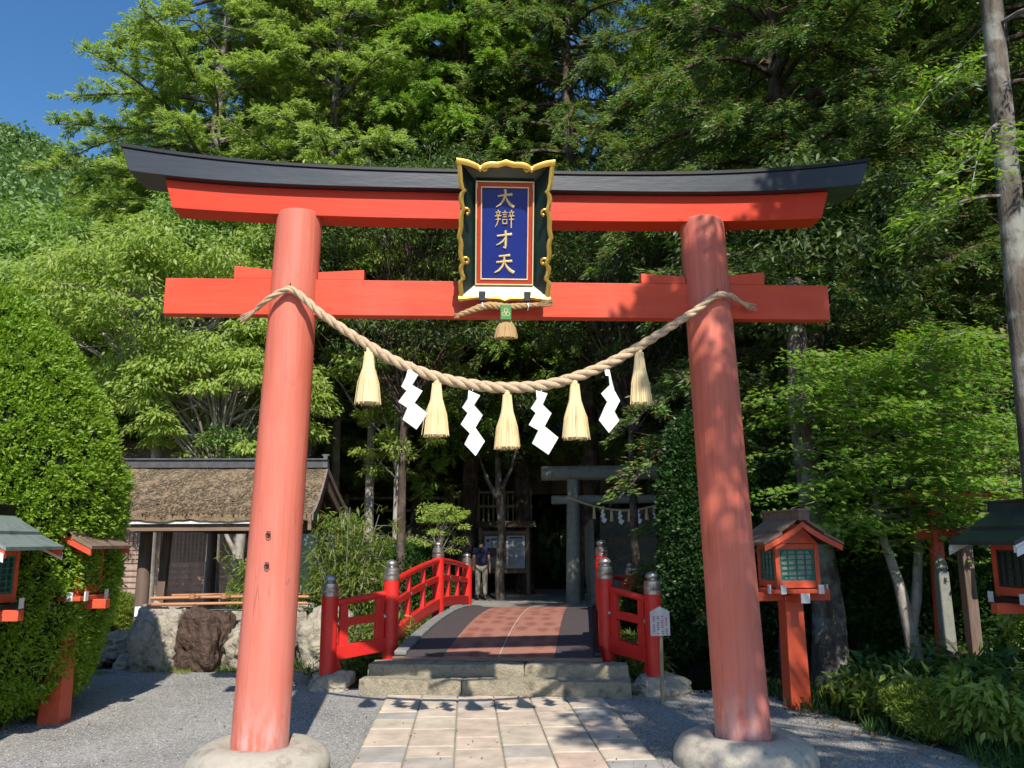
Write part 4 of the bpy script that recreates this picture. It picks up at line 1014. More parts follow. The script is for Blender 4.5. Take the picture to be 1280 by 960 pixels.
# retaining wall with wooden fence above
rw=thing('retaining_wall','mossy rough stone retaining wall behind the notice board','wall')
mb=MB(); rr=random.Random(12)
m_=60;k_=10; rows=[]
for j in range(k_+1):
    rows.append([(-9.5+11.3*i/m_,21.95+.25*j/k_+rr.uniform(-.09,.09),-.2+2.35*j/k_+rr.uniform(-.06,.06)) for i in range(m_+1)])
back=[[(p[0],22.9,p[2]) for p in r_] for r_ in rows]
mb.loft([a+b[::-1] for a,b in zip(rows,back)]).build('stonework',MOSSW,rw)
def fence(label,xa,xb,y,z0,h,mat,npost,bal,slope=0):
    t=thing('wooden_fence',label,'fence')
    for i in range(npost):
        x=xa+(xb-xa)*i/(npost-1); MB().box((x,y,z0+h/2),(.13,.13,h+.15)).build('post',mat,t)
    for z in (.92,.5): MB().box(((xa+xb)/2,y-.075,z0+h*z),(xb-xa+.2,.05,.09)).build('rail',mat,t)
    if bal:
        mb=MB(); n=int((xb-xa)/.16)
        for i in range(n): mb.box((xa+(xb-xa)*(i+.5)/n,y-.035,z0+h*.42),(.055,.03,h*.84))
        mb.build('pickets',mat,t)
    return t
fence('plain two rail wooden fence on the terrace left of the picket fence',-4.4,-1.0,22.5,2.15,1.0,PINKWOOD,5,False)
fence('wooden picket fence on the terrace above the notice board',-.8,1.9,22.45,2.2,1.15,PALEWOOD,4,True)
# buildings in the trees on the terrace
def dimbuilding(label,loc,rz,wd,dp,h,rh,wallm,roofm,over=.7):
    b=thing('shrine_building',label,'building',loc,rz)
    MB().box((0,0,h/2),(wd,dp,h)).build('wall',wallm,b)
    MB().hexa([(-wd/2-over,-dp/2-over,h),(wd/2+over,-dp/2-over,h),(wd/2+over,dp/2+over,h),(-wd/2-over,dp/2+over,h),(-wd/2-over*.6,-.1,h+rh),(wd/2+over*.6,-.1,h+rh),(wd/2+over*.6,.1,h+rh),(-wd/2-over*.6,.1,h+rh)]).build('roof',roofm,b)
    MB().box((0,0,h+rh+.06),(wd+over*1.3,.3,.2)).build('ridge',TILE,b)
    n=int(wd/1.1)
    for i in range(n+1):
        x=-wd/2+wd*i/n; MB().box((x,-dp/2-.05,h/2),(.14,.12,h)).build('pillar',OLDWOOD,b)
    for i in range(n):
        x=-wd/2+wd*(i+.5)/n; mb=MB(); lattice(mb,(x,-dp/2-.03,h*.55),wd/n-.2,h*.6,0,5,6,.03,.03); mb.build('window_lattice',TANWOOD,b)
    return b
dimbuilding('brown roofed building in the trees behind the terrace fence',(-3.2,26.5,2.6),R(3),5.5,3,2.0,1.3,OLDWOOD,M_var('rust_roof',(.16,.085,.05),(.26,.14,.09),5,.85,.4))
ub=dimbuilding('tan board building high behind the stone torii',(5.6,27.5,3.4),R(-4),7.5,3,2.3,1.2,TANWOOD,TILE)
mb=MB()
for i in range(11): mb.box((-3.9+.78*i,-2.0,3.05),(.74,.03,.75),(R(-24),0,0))
mb.build('eave_boards',PALEWOOD,ub)

# ------------------------------------------------------------------ people in front of the notice board
SKIN=M_var('skin',(.42,.25,.17),(.50,.31,.21),20,.6,.05); HAIR=M_var('black_hair',(.012,.010,.009),(.03,.025,.022),60,.5,.5,(1,1,.2))
def skinmesh(name,verts,edges,rad,mat,parent,sub=2,root=0):
    me=bpy.data.meshes.new(name); me.from_pydata(verts,edges,[]); o=bpy.data.objects.new(name,me); C.objects.link(o)
    m=o.modifiers.new('skin','SKIN'); sv=me.skin_vertices[0].data
    for i,r in enumerate(rad): sv[i].radius=(r,r) if not hasattr(r,'__len__') else r; sv[i].use_root=(i==root)
    m.use_smooth_shade=True
    s=o.modifiers.new('sub','SUBSURF'); s.levels=sub; s.render_levels=sub
    me.materials.append(mat); o.parent=parent; return o
def person(label,loc,rz,shirt,trouser,H=1.70,arms='down'):
    t=thing('person',label,'person',loc,rz); k=H/1.75
    V=[];E_=[];Rr=[]
    def add(p,r,par=None):
        V.append((p[0]*k,p[1]*k,p[2]*k)); Rr.append((r[0]*k,r[1]*k) if hasattr(r,'__len__') else r*k)
        if par is not None: E_.append((par,len(V)-1))
        return len(V)-1
    pel=add((0,0,.96),(.15,.11)); wa=add((0,.01,1.10),(.135,.10),pel); chst=add((0,.015,1.28),(.165,.115),wa); sh=add((0,.01,1.41),(.13,.09),chst)
    nk=add((0,0,1.49),.055,sh); n2=add((0,-.01,1.56),.055,nk); hd=add((0,-.02,1.64),(.078,.095),n2); ht=add((0,-.01,1.71),(.065,.08),hd)
    nose=add((0,-.115,1.635),.012,hd)
    for s_ in (-1,1):
        ear=add((s_*.082,0,1.635),.014,hd)
        a=add((s_*.17,.01,1.41),.055,sh); e=add((s_*.235,.02,1.14),.040,a); w_=add((s_*.25,-.05,.90),.028,e); pm=add((s_*.25,-.065,.83),(.032,.02),w_)
        for i in range(4):
            ln=(.07,.08,.075,.055)[i]; y=-.10+.021*i
            f1=add((s_*.252,y,.785),.010,pm); f2=add((s_*.248,y-.004,.785-ln*.5),.009,f1); f3=add((s_*.238,y-.008,.785-ln*.9),.008,f2)
        th=add((s_*.235,-.105,.82),.011,pm); add((s_*.225,-.118,.785),.009,th)
        h=add((s_*.095,0,.90),.09,pel); kn=add((s_*.105,-.012,.50),.058,h); an=add((s_*.11,.02,.10),.038,kn); ft=add((s_*.115,-.06,.045),.038,an); add((s_*.12,-.15,.035),.03,ft)
    skinmesh('body',V,E_,Rr,SKIN,t)
    def sub(name,ps,es,rs,mat): skinmesh(name,[(a*k,b*k,c*k) for a,b,c in ps],es,[(r[0]*k,r[1]*k) if hasattr(r,'__len__') else r*k for r in rs],mat,t)
    sub('shirt',[(0,0,.88),(0,.01,1.10),(0,.015,1.28),(0,.01,1.42),(-.175,.01,1.41),(-.215,.015,1.25),(.175,.01,1.41),(.215,.015,1.25),(0,.008,1.475)],[(0,1),(1,2),(2,3),(3,4),(4,5),(3,6),(6,7),(3,8)],[(.19,.145),(.175,.135),(.185,.135),(.155,.11),.085,.075,.085,.075,.075],shirt)
    sub('trousers',[(0,0,.97),(-.095,0,.88),(-.107,-.01,.5),(-.112,.015,.08),(.095,0,.88),(.107,-.01,.5),(.112,.015,.08)],[(0,1),(1,2),(2,3),(0,4),(4,5),(5,6)],[(.16,.125),.108,.082,.066,.108,.082,.066],trouser)
    sub('hair',[(0,.035,1.575),(0,.028,1.64),(0,.005,1.69),(0,-.015,1.735)],[(0,1),(1,2),(2,3)],[(.078,.06),(.095,.088),(.098,.105),(.06,.07)],HAIR)
    for s_ in (-1,1): MB().box((s_*.115*k,-.05*k,.045*k),(.10*k,.28*k,.085*k),taper=(.8,.75)).build('shoe',DMETAL,t,bevel=.02)
    return t
NAVY=M_var('navy_cloth',(.012,.014,.05),(.02,.024,.075),8,.9,.2); KHAKI=M_var('khaki_cloth',(.33,.30,.25),(.42,.38,.32),8,.9,.2); JEAN=M_var('blue_denim',(.03,.07,.17),(.05,.10,.22),8,.9,.2)
person('person in navy shirt and pale trousers seen from behind, reading the board',(.14,17.7,0),R(180),NAVY,KHAKI,1.68)
person('person in blue jeans mostly hidden behind the person in pale trousers',(.17,18.35,0),R(170),NAVY,JEAN,1.58)
#==PART3==
# ------------------------------------------------------------------ foliage
def unit(a): return a/np.maximum(np.linalg.norm(a,axis=-1,keepdims=True),1e-9)
def leaf_mesh(name,P,A,N,L,Wd,mat,fold=0):
    """one pointed four-cornered leaf per row"""
    A=unit(A); N=unit(N-A*(A*N).sum(-1,keepdims=True)); B=np.cross(A,N)
    L=np.broadcast_to(np.asarray(L,float).reshape(-1,1),(len(P),1)); Wd=np.broadcast_to(np.asarray(Wd,float).reshape(-1,1),(len(P),1))
    v=np.stack([P,P+A*L*.42+B*Wd*.5,P+A*L-N*L*.12,P+A*L*.42-B*Wd*.5],1).reshape(-1,3)
    fc=np.arange(len(v)).reshape(-1,4)
    me=bpy.data.meshes.new(name); mesh_np(me,v,fc); me.materials.append(mat); return me
def link(name,me,parent=None,loc=None):
    o=bpy.data.objects.new(name,me); C.objects.link(o)
    if parent: o.parent=parent
    if loc: o.location=loc
    return o
def rnd(rg,a,b,n): return rg.uniform(a,b,n)
def conifer(seed,H,cb,Rm,nbr,asc,droop,prof,twd,nl,LL,LW,tw,hang,leaf,bark,upn=1.0,trunk_r=None,bare=0,wob=.25,side=None):
    """trunk with limbs, and a crown of needle sprays set along side twigs"""
    rg=np.random.RandomState(seed); tr=trunk_r or .014*H
    def axis_(z): return np.array([wob*math.sin(z*.25+seed),wob*math.cos(z*.21+seed*2),0])-np.array([wob*math.sin(seed),wob*math.cos(seed*2),0])
    mb=MB(); k=18
    mb.tube([(*axis_(H*i/k)[:2],H*i/k-.3) for i in range(k+1)],[tr*(1.25 if i==0 else 1)*(1-.93*(i/k)**1.2) for i in range(k+1)],10)
    TB=[];TD=[];TL=[]
    for i in range(nbr):
        q=(i+rg.rand())/nbr; h=cb+(H*.99-cb)*q**.92; L=Rm*prof(q)*rg.uniform(.65,1.15); az=i*2.399+rg.uniform(-.5,.5)
        if side is not None and rg.rand()<.45: az=side+rg.uniform(-1.2,1.2)
        d=np.array([math.cos(az),math.sin(az),0]); a_=asc+rg.uniform(-.28,.28); dr=droop*rg.uniform(.6,1.4)
        b0=axis_(h)+np.array([0,0,h-.3])
        def P(t): return b0+d*L*t+np.array([0,0,L*(a_*t-dr*t*t)])
        w=.05*rg.uniform(-1,1)*L; pd=np.array([-d[1],d[0],0])
        pts=[P(t)+pd*w*math.sin(t*5) for t in (0,.2,.4,.6,.8,1)]
        rr=max(.010,.017*L)
        mb.tube(pts,[rr*x for x in (1.1,.9,.7,.5,.33,.12)],5,cap=False)
        if rg.rand()<bare: continue
        nt_=max(3,int(L*twd)); t=rg.uniform(.18,1,nt_)**.8
        sd=np.where(rg.rand(nt_)<.5,-1,1)*np.radians(rg.uniform(15,80,nt_))
        dd=np.stack([d[0]*np.cos(sd)-d[1]*np.sin(sd),d[0]*np.sin(sd)+d[1]*np.cos(sd),rg.uniform(-.45,.45,nt_)-hang*.5],1)
        base=b0+d*L*t[:,None]+np.stack([0*t,0*t,L*(a_*t-dr*t*t)],1)+pd*(w*np.sin(t*5))[:,None]
        TB.append(base);TD.append(dd);TL.append(tw*L*(1.1-t)*rg.uniform(.5,1.25,nt_)+.22)
        for j in range(0,nt_,4): 
            e=unit(dd[j])*TL[-1][j]; mb.tube([base[j],base[j]+e*.5+np.array([0,0,-.02]),base[j]+e],[rr*.28,rr*.2,.003],3,cap=False)
    TB=np.concatenate(TB);TD=unit(np.concatenate(TD));TL=np.concatenate(TL)
    cnt=np.maximum(4,(nl*TL).astype(int)); idx=np.repeat(np.arange(len(TB)),cnt); n=len(idx)
    s=rg.rand(n)**.75; l=TL[idx]
    P=TB[idx]+TD[idx]*(l*s)[:,None]+rg.normal(0,.035,(n,3)); P[:,2]-=hang*l*s*s
    perp=np.cross(TD[idx],[0,0,1.0]); sg=np.where(rg.rand(n)<.5,-1,1)*rg.uniform(.1,1.1,n)
    A=TD[idx]*.8+perp*sg[:,None]+np.stack([0*s,0*s,rg.uniform(-.25,.45,n)-hang*s],1)
    N=rg.normal(0,.5,(n,3))+np.array([0,-.6,upn])
    me=leaf_mesh('crown',P,A,N,LL*rg.uniform(.6,1.25,n),LW*rg.uniform(.7,1.2,n),leaf)
    return mb,me,bark
def broadleaf(seed,base_h,cc,cr,ncl,npc,rc,LL,LW,leaf,bark,tr=.16,flat=.45,hangd=.3,star=0,lean=(0,0),shell=.55,stems=1,nx_=.8,curve=.35):
    """trunk and limbs reaching into clusters of leaves that fill an ellipsoid"""
    rg=np.random.RandomState(seed); cc=np.array(cc,float); cr=np.array(cr,float)
    U=unit(rg.normal(0,1,(ncl,3))); U[:,2]=np.abs(U[:,2])*np.where(rg.rand(ncl)<.28,-1,1)
    rad=shell+(1-shell)*rg.rand(ncl)**.5; K=cc+U*cr*rad[:,None]*rg.uniform(.85,1.1,(ncl,1))
    mb=MB(); forks=[]
    for s_ in range(stems):
        fo=np.array([lean[0]*.5+(s_-(stems-1)/2)*.35*cr[0],lean[1]*.5+(s_-(stems-1)/2)*.12,base_h])
        mb.tube([(0,0,-.3),(fo[0]*.15,fo[1]*.15,base_h*.3),(fo[0]*.55,fo[1]*.5,base_h*.62),tuple(fo)],[tr*1.3,tr,tr*.85,tr*.72],10)
        top=np.array([fo[0]*.5+cc[0]*.5,fo[1]*.5+cc[1]*.5,cc[2]+cr[2]*.3]); mb.tube([tuple(fo),tuple((fo+top)/2+rg.normal(0,.1,3)),tuple(top)],[tr*.72,tr*.45,tr*.15],8)
        forks.append((fo,top))
    for j in range(ncl):
        fo,top=forks[rg.randint(stems)]; q=rg.rand()**1.3*.9; a=fo+(top-fo)*q; b=K[j]; m=(a+b)/2+np.array([0,0,curve*rg.uniform(-.3,1)*np.linalg.norm(b-a)*.3])+rg.normal(0,.08,3)*cr[0]*.3
        r0=tr*rg.uniform(.14,.32)
        mb.tube([tuple(a),tuple(a*.6+m*.4),tuple(m),tuple(m*.45+b*.55),tuple(b)],[r0,r0*.8,r0*.6,r0*.38,.006],5,cap=False)
    idx=np.repeat(np.arange(ncl),npc); n=len(idx); 
    v=unit(rg.normal(0,1,(n,3)))*(rg.rand(n)**.45)[:,None]; v[:,2]*=flat
    sz=rc*rg.uniform(.6,1.35,ncl)[idx]
    P=K[idx]+v*sz[:,None]; P[:,2]-=.25*rc*(v[:,0]**2+v[:,1]**2)*hangd*2
    A=v*np.array([1,1,.4])+rg.normal(0,.35,(n,3)); A[:,2]-=hangd
    N=rg.normal(0,nx_*.5,(n,3))+np.array([0,-.45,1.0])
    L=LL*rg.uniform(.65,1.25,n); Wd=LW*rg.uniform(.75,1.2,n)
    if star:
        A=unit(A);N=unit(N-A*(A*N).sum(-1,keepdims=True));B=np.cross(A,N)
        PP=[];AA=[];NN=[];LLs=[];WW=[]
        for an,k in ((-75,.62),(-38,.85),(0,1),(38,.85),(75,.62)):
            c_,s_=math.cos(R(an)),math.sin(R(an)); PP.append(P);AA.append(A*c_+B*s_);NN.append(N);LLs.append(L*k);WW.append(Wd)
        P=np.concatenate(PP);A=np.concatenate(AA);N=np.concatenate(NN);L=np.concatenate(LLs);Wd=np.concatenate(WW)
    return mb,leaf_mesh('crown',P,A,N,L,Wd,leaf),bark
def make_tree(spec,name,label,cat,loc,rz=0,sc=1,group=None):
    mb,cme,bark=spec
    if not isinstance(mb,bpy.types.Mesh):
        t=thing(name,label,cat,(0,0,0),0,group); tk=mb.build('trunk',bark,t,smooth=60); cr=link('crown',cme,t)
    t.location=loc; t.rotation_euler=(0,0,rz); t.scale=(sc,sc,sc) if not hasattr(sc,'__len__') else sc
    return t
def again(src,label,loc,rz,sc,group=None):
    t=copy_tree(src); t.location=loc; t.rotation_euler=(0,0,rz); t.scale=(sc,sc,sc) if not hasattr(sc,'__len__') else sc
    t['label']=label
    if group: t['group']=group
    return t
def G(x,y): return (x,y,float(gz(x,y)))

L_PINE=M_leaf('pine_leaf',[(0.279,0.354,0.121),(0.361,0.449,0.144),(0.198,0.269,0.1),(0.428,0.52,0.165),(0.313,0.381,0.154)],.38)
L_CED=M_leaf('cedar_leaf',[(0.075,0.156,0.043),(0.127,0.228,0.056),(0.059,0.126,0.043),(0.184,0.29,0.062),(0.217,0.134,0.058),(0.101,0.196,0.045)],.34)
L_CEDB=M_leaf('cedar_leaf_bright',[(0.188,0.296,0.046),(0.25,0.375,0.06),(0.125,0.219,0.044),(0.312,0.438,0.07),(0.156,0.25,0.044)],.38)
L_BRO=M_leaf('spring_leaf',[(0.223,0.321,0.057),(0.335,0.423,0.09),(0.168,0.254,0.051),(0.424,0.49,0.128),(0.268,0.338,0.076)],.42)
L_OAK=M_leaf('oak_leaf',[(0.173,0.284,0.074),(0.272,0.378,0.099),(0.124,0.227,0.064),(0.345,0.435,0.111)],.35)
L_DRK=M_leaf('evergreen_leaf',[(0.044,0.088,0.025),(0.075,0.125,0.031),(0.031,0.062,0.022),(0.112,0.138,0.04),(0.056,0.1,0.025)],.25)
L_MAP=M_leaf('maple_leaf',[(0.156,0.312,0.036),(0.228,0.408,0.054),(0.12,0.252,0.031),(0.288,0.432,0.072),(0.36,0.288,0.108),(0.18,0.36,0.042),(0.132,0.288,0.036),(0.204,0.384,0.048)],.5,tcol=(1.4,1.5,.5))
L_BUSH=M_leaf('bush_leaf',[(0.185,0.308,0.024),(0.234,0.37,0.031),(0.135,0.234,0.022),(0.284,0.419,0.043),(0.197,0.32,0.028)],.30)
L_HEDGE=M_leaf('ivy_leaf',[(.020,.060,.018),(.035,.085,.022),(.05,.11,.028),(.015,.045,.015)],.2,.4)
L_BAM=M_leaf('nandina_leaf',[(.16,.24,.045),(.22,.30,.06),(.12,.19,.035),(.30,.30,.09),(.10,.17,.03)],.4)
L_GRND=M_leaf('ground_leaf',[(.04,.10,.022),(.06,.14,.03),(.03,.075,.02),(.09,.17,.035)],.3)
L_LIME=M_leaf('lime_leaf',[(.20,.27,.035),(.26,.32,.05),(.14,.22,.03),(.30,.33,.08)],.35)
L_FAR=M_leaf('far_leaf',[(0.133,0.219,0.083),(0.193,0.299,0.104),(0.097,0.17,0.07),(0.241,0.339,0.147)],.2)

pf_pine=lambda q:(1-q)**.4*(.75+.35*min(1,q*3))
pf_ced=lambda q:(1-q)**.45*(.85+.2*min(1,q*4))
# --- sunlit pines on the left
GP='tall sunlit pines left of centre'
p1=make_tree(conifer(21,31,3.0,4.8,185,.16,.34,pf_pine,9.0,105,.165,.040,.27,.10,L_PINE,BARK,upn=1.1,trunk_r=.27,bare=.10),'pine_tree','tall yellow green pine beside the patch of blue sky','tree',G(-8.1,18.4),0,1,GP)
p2=make_tree(conifer(22,32,3.5,4.6,190,.20,.40,pf_pine,9.0,105,.16,.040,.27,.14,L_PINE,BARK,upn=.9,trunk_r=.25,bare=.12),'pine_tree','tall pine rising behind the left half of the black lintel','tree',G(-4.9,19.6),0,1,GP)
again(p1,'pine filling the gap between the two sunlit pines at top left',G(-7.0,25.0),2.1,1.05,GP)
again(p2,'pine just left of the sky gap over the gate centre',G(-3.2,26),1.3,.93,GP)
again(p1,'pine with layered boughs above the left tie beam wedge',G(-2.0,22.3),5.1,.98,GP)
again(p2,'pine above the left pillar top',G(-6.3,21.3),4.4,.95,GP)
again(p1,'low pine behind the left end of the black lintel',G(-11.2,21.5),4.0,(.66,.66,.66),GP)
again(p2,'small pine at the left under the hill skyline',G(-14.2,27),.5,(.62,.62,.6),GP)
# --- cedars centre and right
GC='dark cedars behind the right half of the gate'
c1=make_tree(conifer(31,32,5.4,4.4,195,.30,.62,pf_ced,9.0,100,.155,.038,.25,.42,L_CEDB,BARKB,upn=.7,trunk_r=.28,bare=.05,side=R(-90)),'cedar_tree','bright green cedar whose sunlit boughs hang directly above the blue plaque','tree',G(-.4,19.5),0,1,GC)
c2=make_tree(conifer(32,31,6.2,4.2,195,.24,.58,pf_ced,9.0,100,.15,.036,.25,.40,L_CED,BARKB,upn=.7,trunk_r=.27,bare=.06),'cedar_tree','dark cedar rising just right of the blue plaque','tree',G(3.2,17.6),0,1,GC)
c3=make_tree(conifer(33,21,2.6,3.9,185,.34,.50,pf_ced,9.5,105,.11,.030,.27,.30,L_CED,BARKB,upn=.8,trunk_r=.24,bare=.06,side=R(-120)),'cedar_tree','cedar with brown trunk visible below the right end of the tie beam','tree',G(5.75,6.6),0,1,GC)
cp=[(c1,1.6,20.6,3.9,.98,'bright cedar just right of the top of the plaque'),(c3,9.0,19.8,5.2,1.35,'cedar between the plaque and the right pillar top'),(c2,10.8,11.8,1.9,.9,'cedar just left of the bare grey trunk'),(c1,6.6,16.8,2.2,.97,'cedar behind the top of the right pillar'),
    (c3,8.6,11.5,1.0,1.05,'cedar right of the right end of the black lintel'),
    (c2,10.4,15.8,3.0,1.0,'cedar at the top right, left of the bare grey trunk'),
    (c3,8.2,4.9,3.6,.92,'cedar behind the bare grey trunk at the right edge'),
    (c2,12.6,9.2,5.0,.95,'cedar at the far right edge'),
    (c1,15.6,15.6,1.4,.95,'cedar at the top right corner'),
    (c2,1.4,24.5,4.4,1.0,'cedar glimpsed deep behind the right side of the plaque'),
    (c2,8.3,22.5,.6,1.0,'cedar deep in the shade at top right of the gate'),
    (c3,8.0,13.6,2.6,1.0,'cedar right of the stone stairway')]
for s_,x,y,a,k,lb in cp: again(s_,lb,G(x,y),a,k,GC)
big=make_tree(conifer(41,19,4.6,1.5,56,.12,.55,lambda q:.7+.3*math.sin(q*3),9,85,.085,.026,.34,.25,L_CEDB,BARK,upn=.9,trunk_r=.14,bare=.22,wob=.12),'pine_tree','bare grey trunked tree rising at the right edge of the photo','tree',G(4.93,1.06),1.0,1)
# --- broadleaf trees at middle height, left
b1=make_tree(broadleaf(51,3.6,(0,0,6.0),(2.7,2.2,1.9),120,230,.62,.13,.05,L_BRO,BARKP,tr=.13,flat=.30,hangd=.45),'broadleaf_tree','fresh green leafy tree with pale branches left of the tie beam','tree',G(-6.9,11.6),0,1.1)
b2=make_tree(broadleaf(52,2.4,(0,0,4.1),(2.0,1.6,1.25),90,230,.50,.12,.048,L_BRO,BARKP,tr=.14,flat=.32,hangd=.5),'broadleaf_tree','low bright leafy tree just above the pavilion roof','tree',G(-5.5,11.3),0,1.12)
again(b1,'leafy tree with twisting pale limbs seen between the beams left of the plaque',G(-2.6,13.6),2.2,(1.0,1.0,1.15))
again(b1,'leafy tree behind the pines left of the plaque top',G(-4.0,17.2),4.2,(1.2,1.1,1.6))
# leaning trunk with grey bark behind the pavilion
mbt=MB().tube([(0,0,-.3),(.15,.1,1.5),(-.05,.1,3.2),(-.45,.0,5.2),(-.55,0,7),(-.5,0,8.8)],[.24,.21,.19,.16,.09,.012],12)
make_tree((mbt,broadleaf(57,6.5,(-.5,0,8.4),(1.7,1.6,1.6),60,220,.6,.13,.05,L_OAK,BARK)[1],BARK),'tall_tree','tree with leaning grey trunk rising behind the pavilion roof','tree',G(-5.25,12.0))
mbt=MB().tube([(0,0,-.3),(.04,0,.6),(-.03,0,1.3),(.02,0,2.2),(.1,0,3.4)],[.14,.12,.105,.10,.04],12)
mbt.tube([(0,0,1.2),(-.25,-.1,1.7),(-.5,-.1,2.3)],[.06,.045,.02],7)
make_tree((mbt,broadleaf(58,2,(0,0,3.5),(1.1,1.0,.6),30,150,.4,.11,.045,L_OAK,BARK)[1],BARKP),'small_tree','short tree with mottled pale trunk framed by the pavilion posts','tree',(-4.95,11.3,0))
# --- round trees on the left slope
GO='round green trees on the left slope'
o1=make_tree(broadleaf(61,5,(0,0,9.2),(4.4,4.0,4.6),170,260,1.0,.24,.11,L_OAK,BARK,tr=.25,flat=.6,hangd=.2),'round_tree','round green tree at the left edge under the hill','tree',G(-16.0,23.5),0,1,GO)
for x,y,a,k,lb in ((-12.6,20.5,1.1,.78,'round green tree left of the black lintel end'),(-21,29,2.2,1.1,'farther round tree under the hill skyline at far left'),(-15.5,31,3.5,1.15,'round tree between the hill and the small pine'),(-18.5,19.5,4.6,.8,'round tree low behind the big bush'),(-10.0,14.8,5.2,.62,'shrubby round tree behind the lattice hall')):
    again(o1,lb,G(x,y),a,k,GO)
# --- dark evergreens over the far end of the bridge
GD='dark evergreens overhanging the court beyond the bridge'
d1=make_tree(broadleaf(71,4.0,(0,0,7.9),(3.0,2.6,3.1),150,270,.72,.115,.042,L_DRK,BARKB,tr=.105,flat=.28,hangd=.25,shell=.35),'evergreen_tree','dark evergreen seen under the tie beam left of centre','tree',G(-1.7,11.9),0,1,GD)
for x,y,a,k,lb in ((3.3,11.4,1.0,.95,'dark evergreen behind the middle of the straw rope'),(-4.2,14.4,2.3,.9,'dark evergreen behind the left tassels'),(9.8,23.6,3.1,1.25,'dark evergreen over the tan board building'),(.2,24.6,4.0,1.15,'dark evergreen behind the notice board'),(7.4,13.6,5.1,.95,'dark evergreen behind the shaft of the right pillar'),(7.0,8.8,.4,.62,'dark evergreen filling the shade right of the right pillar')):
    again(d1,lb,G(x,y),a,k,GD)
# slender forked tree in the court
mbt=MB().tube([(0,0,-.2),(-.03,0,1),(.04,0,1.9),(-.02,0,2.7),(-.06,0,3.4),(-.1,0,5.2)],[.15,.12,.11,.11,.10,.04],12)
mbt.tube([(-.02,0,2.7),(-.35,0,3.3),(-.7,.1,4.3)],[.08,.06,.02],8).tube([(0,0,3.0),(.3,0,3.6),(.6,0,4.6)],[.07,.05,.02],8)
make_tree((mbt,broadleaf(73,4,(0,0,5.0),(2.1,1.7,1.2),60,200,.6,.11,.042,L_DRK,BARK)[1],BARK),'slender_tree','slender forked tree standing in front of the notice board','tree',(.68,17.6,0))
y1=make_tree(broadleaf(74,1.5,(0,0,2.2),(.72,.6,.72),30,110,.22,.085,.032,L_BRO,BARKP,tr=.045,flat=.35,hangd=.25,shell=.35),'young_tree','young tree with white stem and lit leaves beyond the bridge rail','tree',(-.86,11.6,0),0,.86)
again(y1,'young tree with yellowish leaves above the far rail post',(-1.9,12.7,.6),2.0,(1.5,1.5,1.6))

# --- clipped bush and ivy column: leaves massed on a shaped body
def massed(name,label,cat,loc,rx,ry,h,ncl,npc,LL,LW,spread,leaf,seed,power=2.4,lump=.06,core=.93,base=0,stemmat=None,zlow=0,rot=0,lump_s=5.0,egg=0,zr=None):
    rg=np.random.RandomState(seed); t=thing(name,label,cat,loc,rot)
    ph=rg.uniform(0,6.28,(10,)); kk=rg.normal(0,1,(10,3))*lump_s/1.6; am=rg.uniform(.4,1,10)
    def surf(u):
        if zr is not None:
            z=h*(u[:,2]+1)/2; r=np.interp(z,[a for a,b in zr],[b for a,b in zr]); d2=unit(u[:,:2]); q=np.stack([d2[:,0]*r,d2[:,1]*r,z/h*2-1],1)
            b=(np.sin(q@(kk.T)*np.array([max(rx,.5)]*10)+ph)*am).sum(-1)/10; k=(1+lump*b*2.2)
            return np.stack([q[:,0]*rx*k,q[:,1]*ry*k,z+lump*b*.6],1)
        p=np.abs(u)**power; r=1/(p.sum(-1))**(1/power)
        q=u*r[:,None]
        b=(np.sin(q@(kk.T)*1.0*np.array([max(rx,.5)]*10)+ph)*am).sum(-1)/10
        eg=1-(.5*egg*np.clip(-q[:,2]*2,0,1)-1.9*egg*np.clip(-q[:,2]-.45,0,1))
        return q*(1+lump*b*2.2)[:,None]*np.stack([rx*eg,ry*eg,0*eg+h/2],1)+np.array([0,0,h/2+base])
    u=unit(rg.normal(0,1,(ncl,3))); K=surf(u); e=1e-2
    Nn=unit(u/np.array([rx,ry,h/2])); keep=K[:,2]>zlow; K=K[keep];Nn=Nn[keep]
    K=K-Nn*rg.uniform(0,.09,(len(K),1))
    idx=np.repeat(np.arange(len(K)),npc); n=len(idx)
    Ax=unit(Nn[idx]*1.0+rg.normal(0,.62,(n,3))+np.array([0,0,.25]))
    P=K[idx]+Ax*spread*rg.uniform(0,.8,(n,1))+rg.normal(0,spread*.25,(n,3))
    Nr=np.cross(Ax,rg.normal(0,1,(n,3)))*.8+Nn[idx]*1.1+np.array([0,0,.35])
    link('foliage',leaf_mesh('foliage',P,Ax,Nr,LL*rg.uniform(.6,1.2,n),LW*rg.uniform(.7,1.2,n),leaf),t)
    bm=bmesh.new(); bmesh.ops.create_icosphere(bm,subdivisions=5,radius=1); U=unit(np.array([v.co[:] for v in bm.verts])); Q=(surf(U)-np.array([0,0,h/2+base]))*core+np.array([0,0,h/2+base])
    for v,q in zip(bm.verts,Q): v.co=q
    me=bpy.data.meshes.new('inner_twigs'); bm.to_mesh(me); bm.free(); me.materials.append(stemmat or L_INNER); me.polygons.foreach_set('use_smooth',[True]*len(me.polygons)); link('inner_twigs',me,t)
    return t
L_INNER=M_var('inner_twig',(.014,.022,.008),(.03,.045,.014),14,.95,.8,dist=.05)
massed('clipped_bush','large clipped rounded evergreen bush at the left edge beside the gate','bush',(-5.42,2.05,0),1.68,1.65,4.30,19000,15,.046,.021,.060,L_BUSH,81,lump=.045,core=.95,zlow=.05,lump_s=8,zr=[(0,.66),(.25,.84),(.6,.91),(1.2,.965),(1.8,.99),(2.2,1.0),(2.7,.92),(3.2,.76),(3.7,.55),(4.05,.34),(4.22,.18),(4.3,0)])
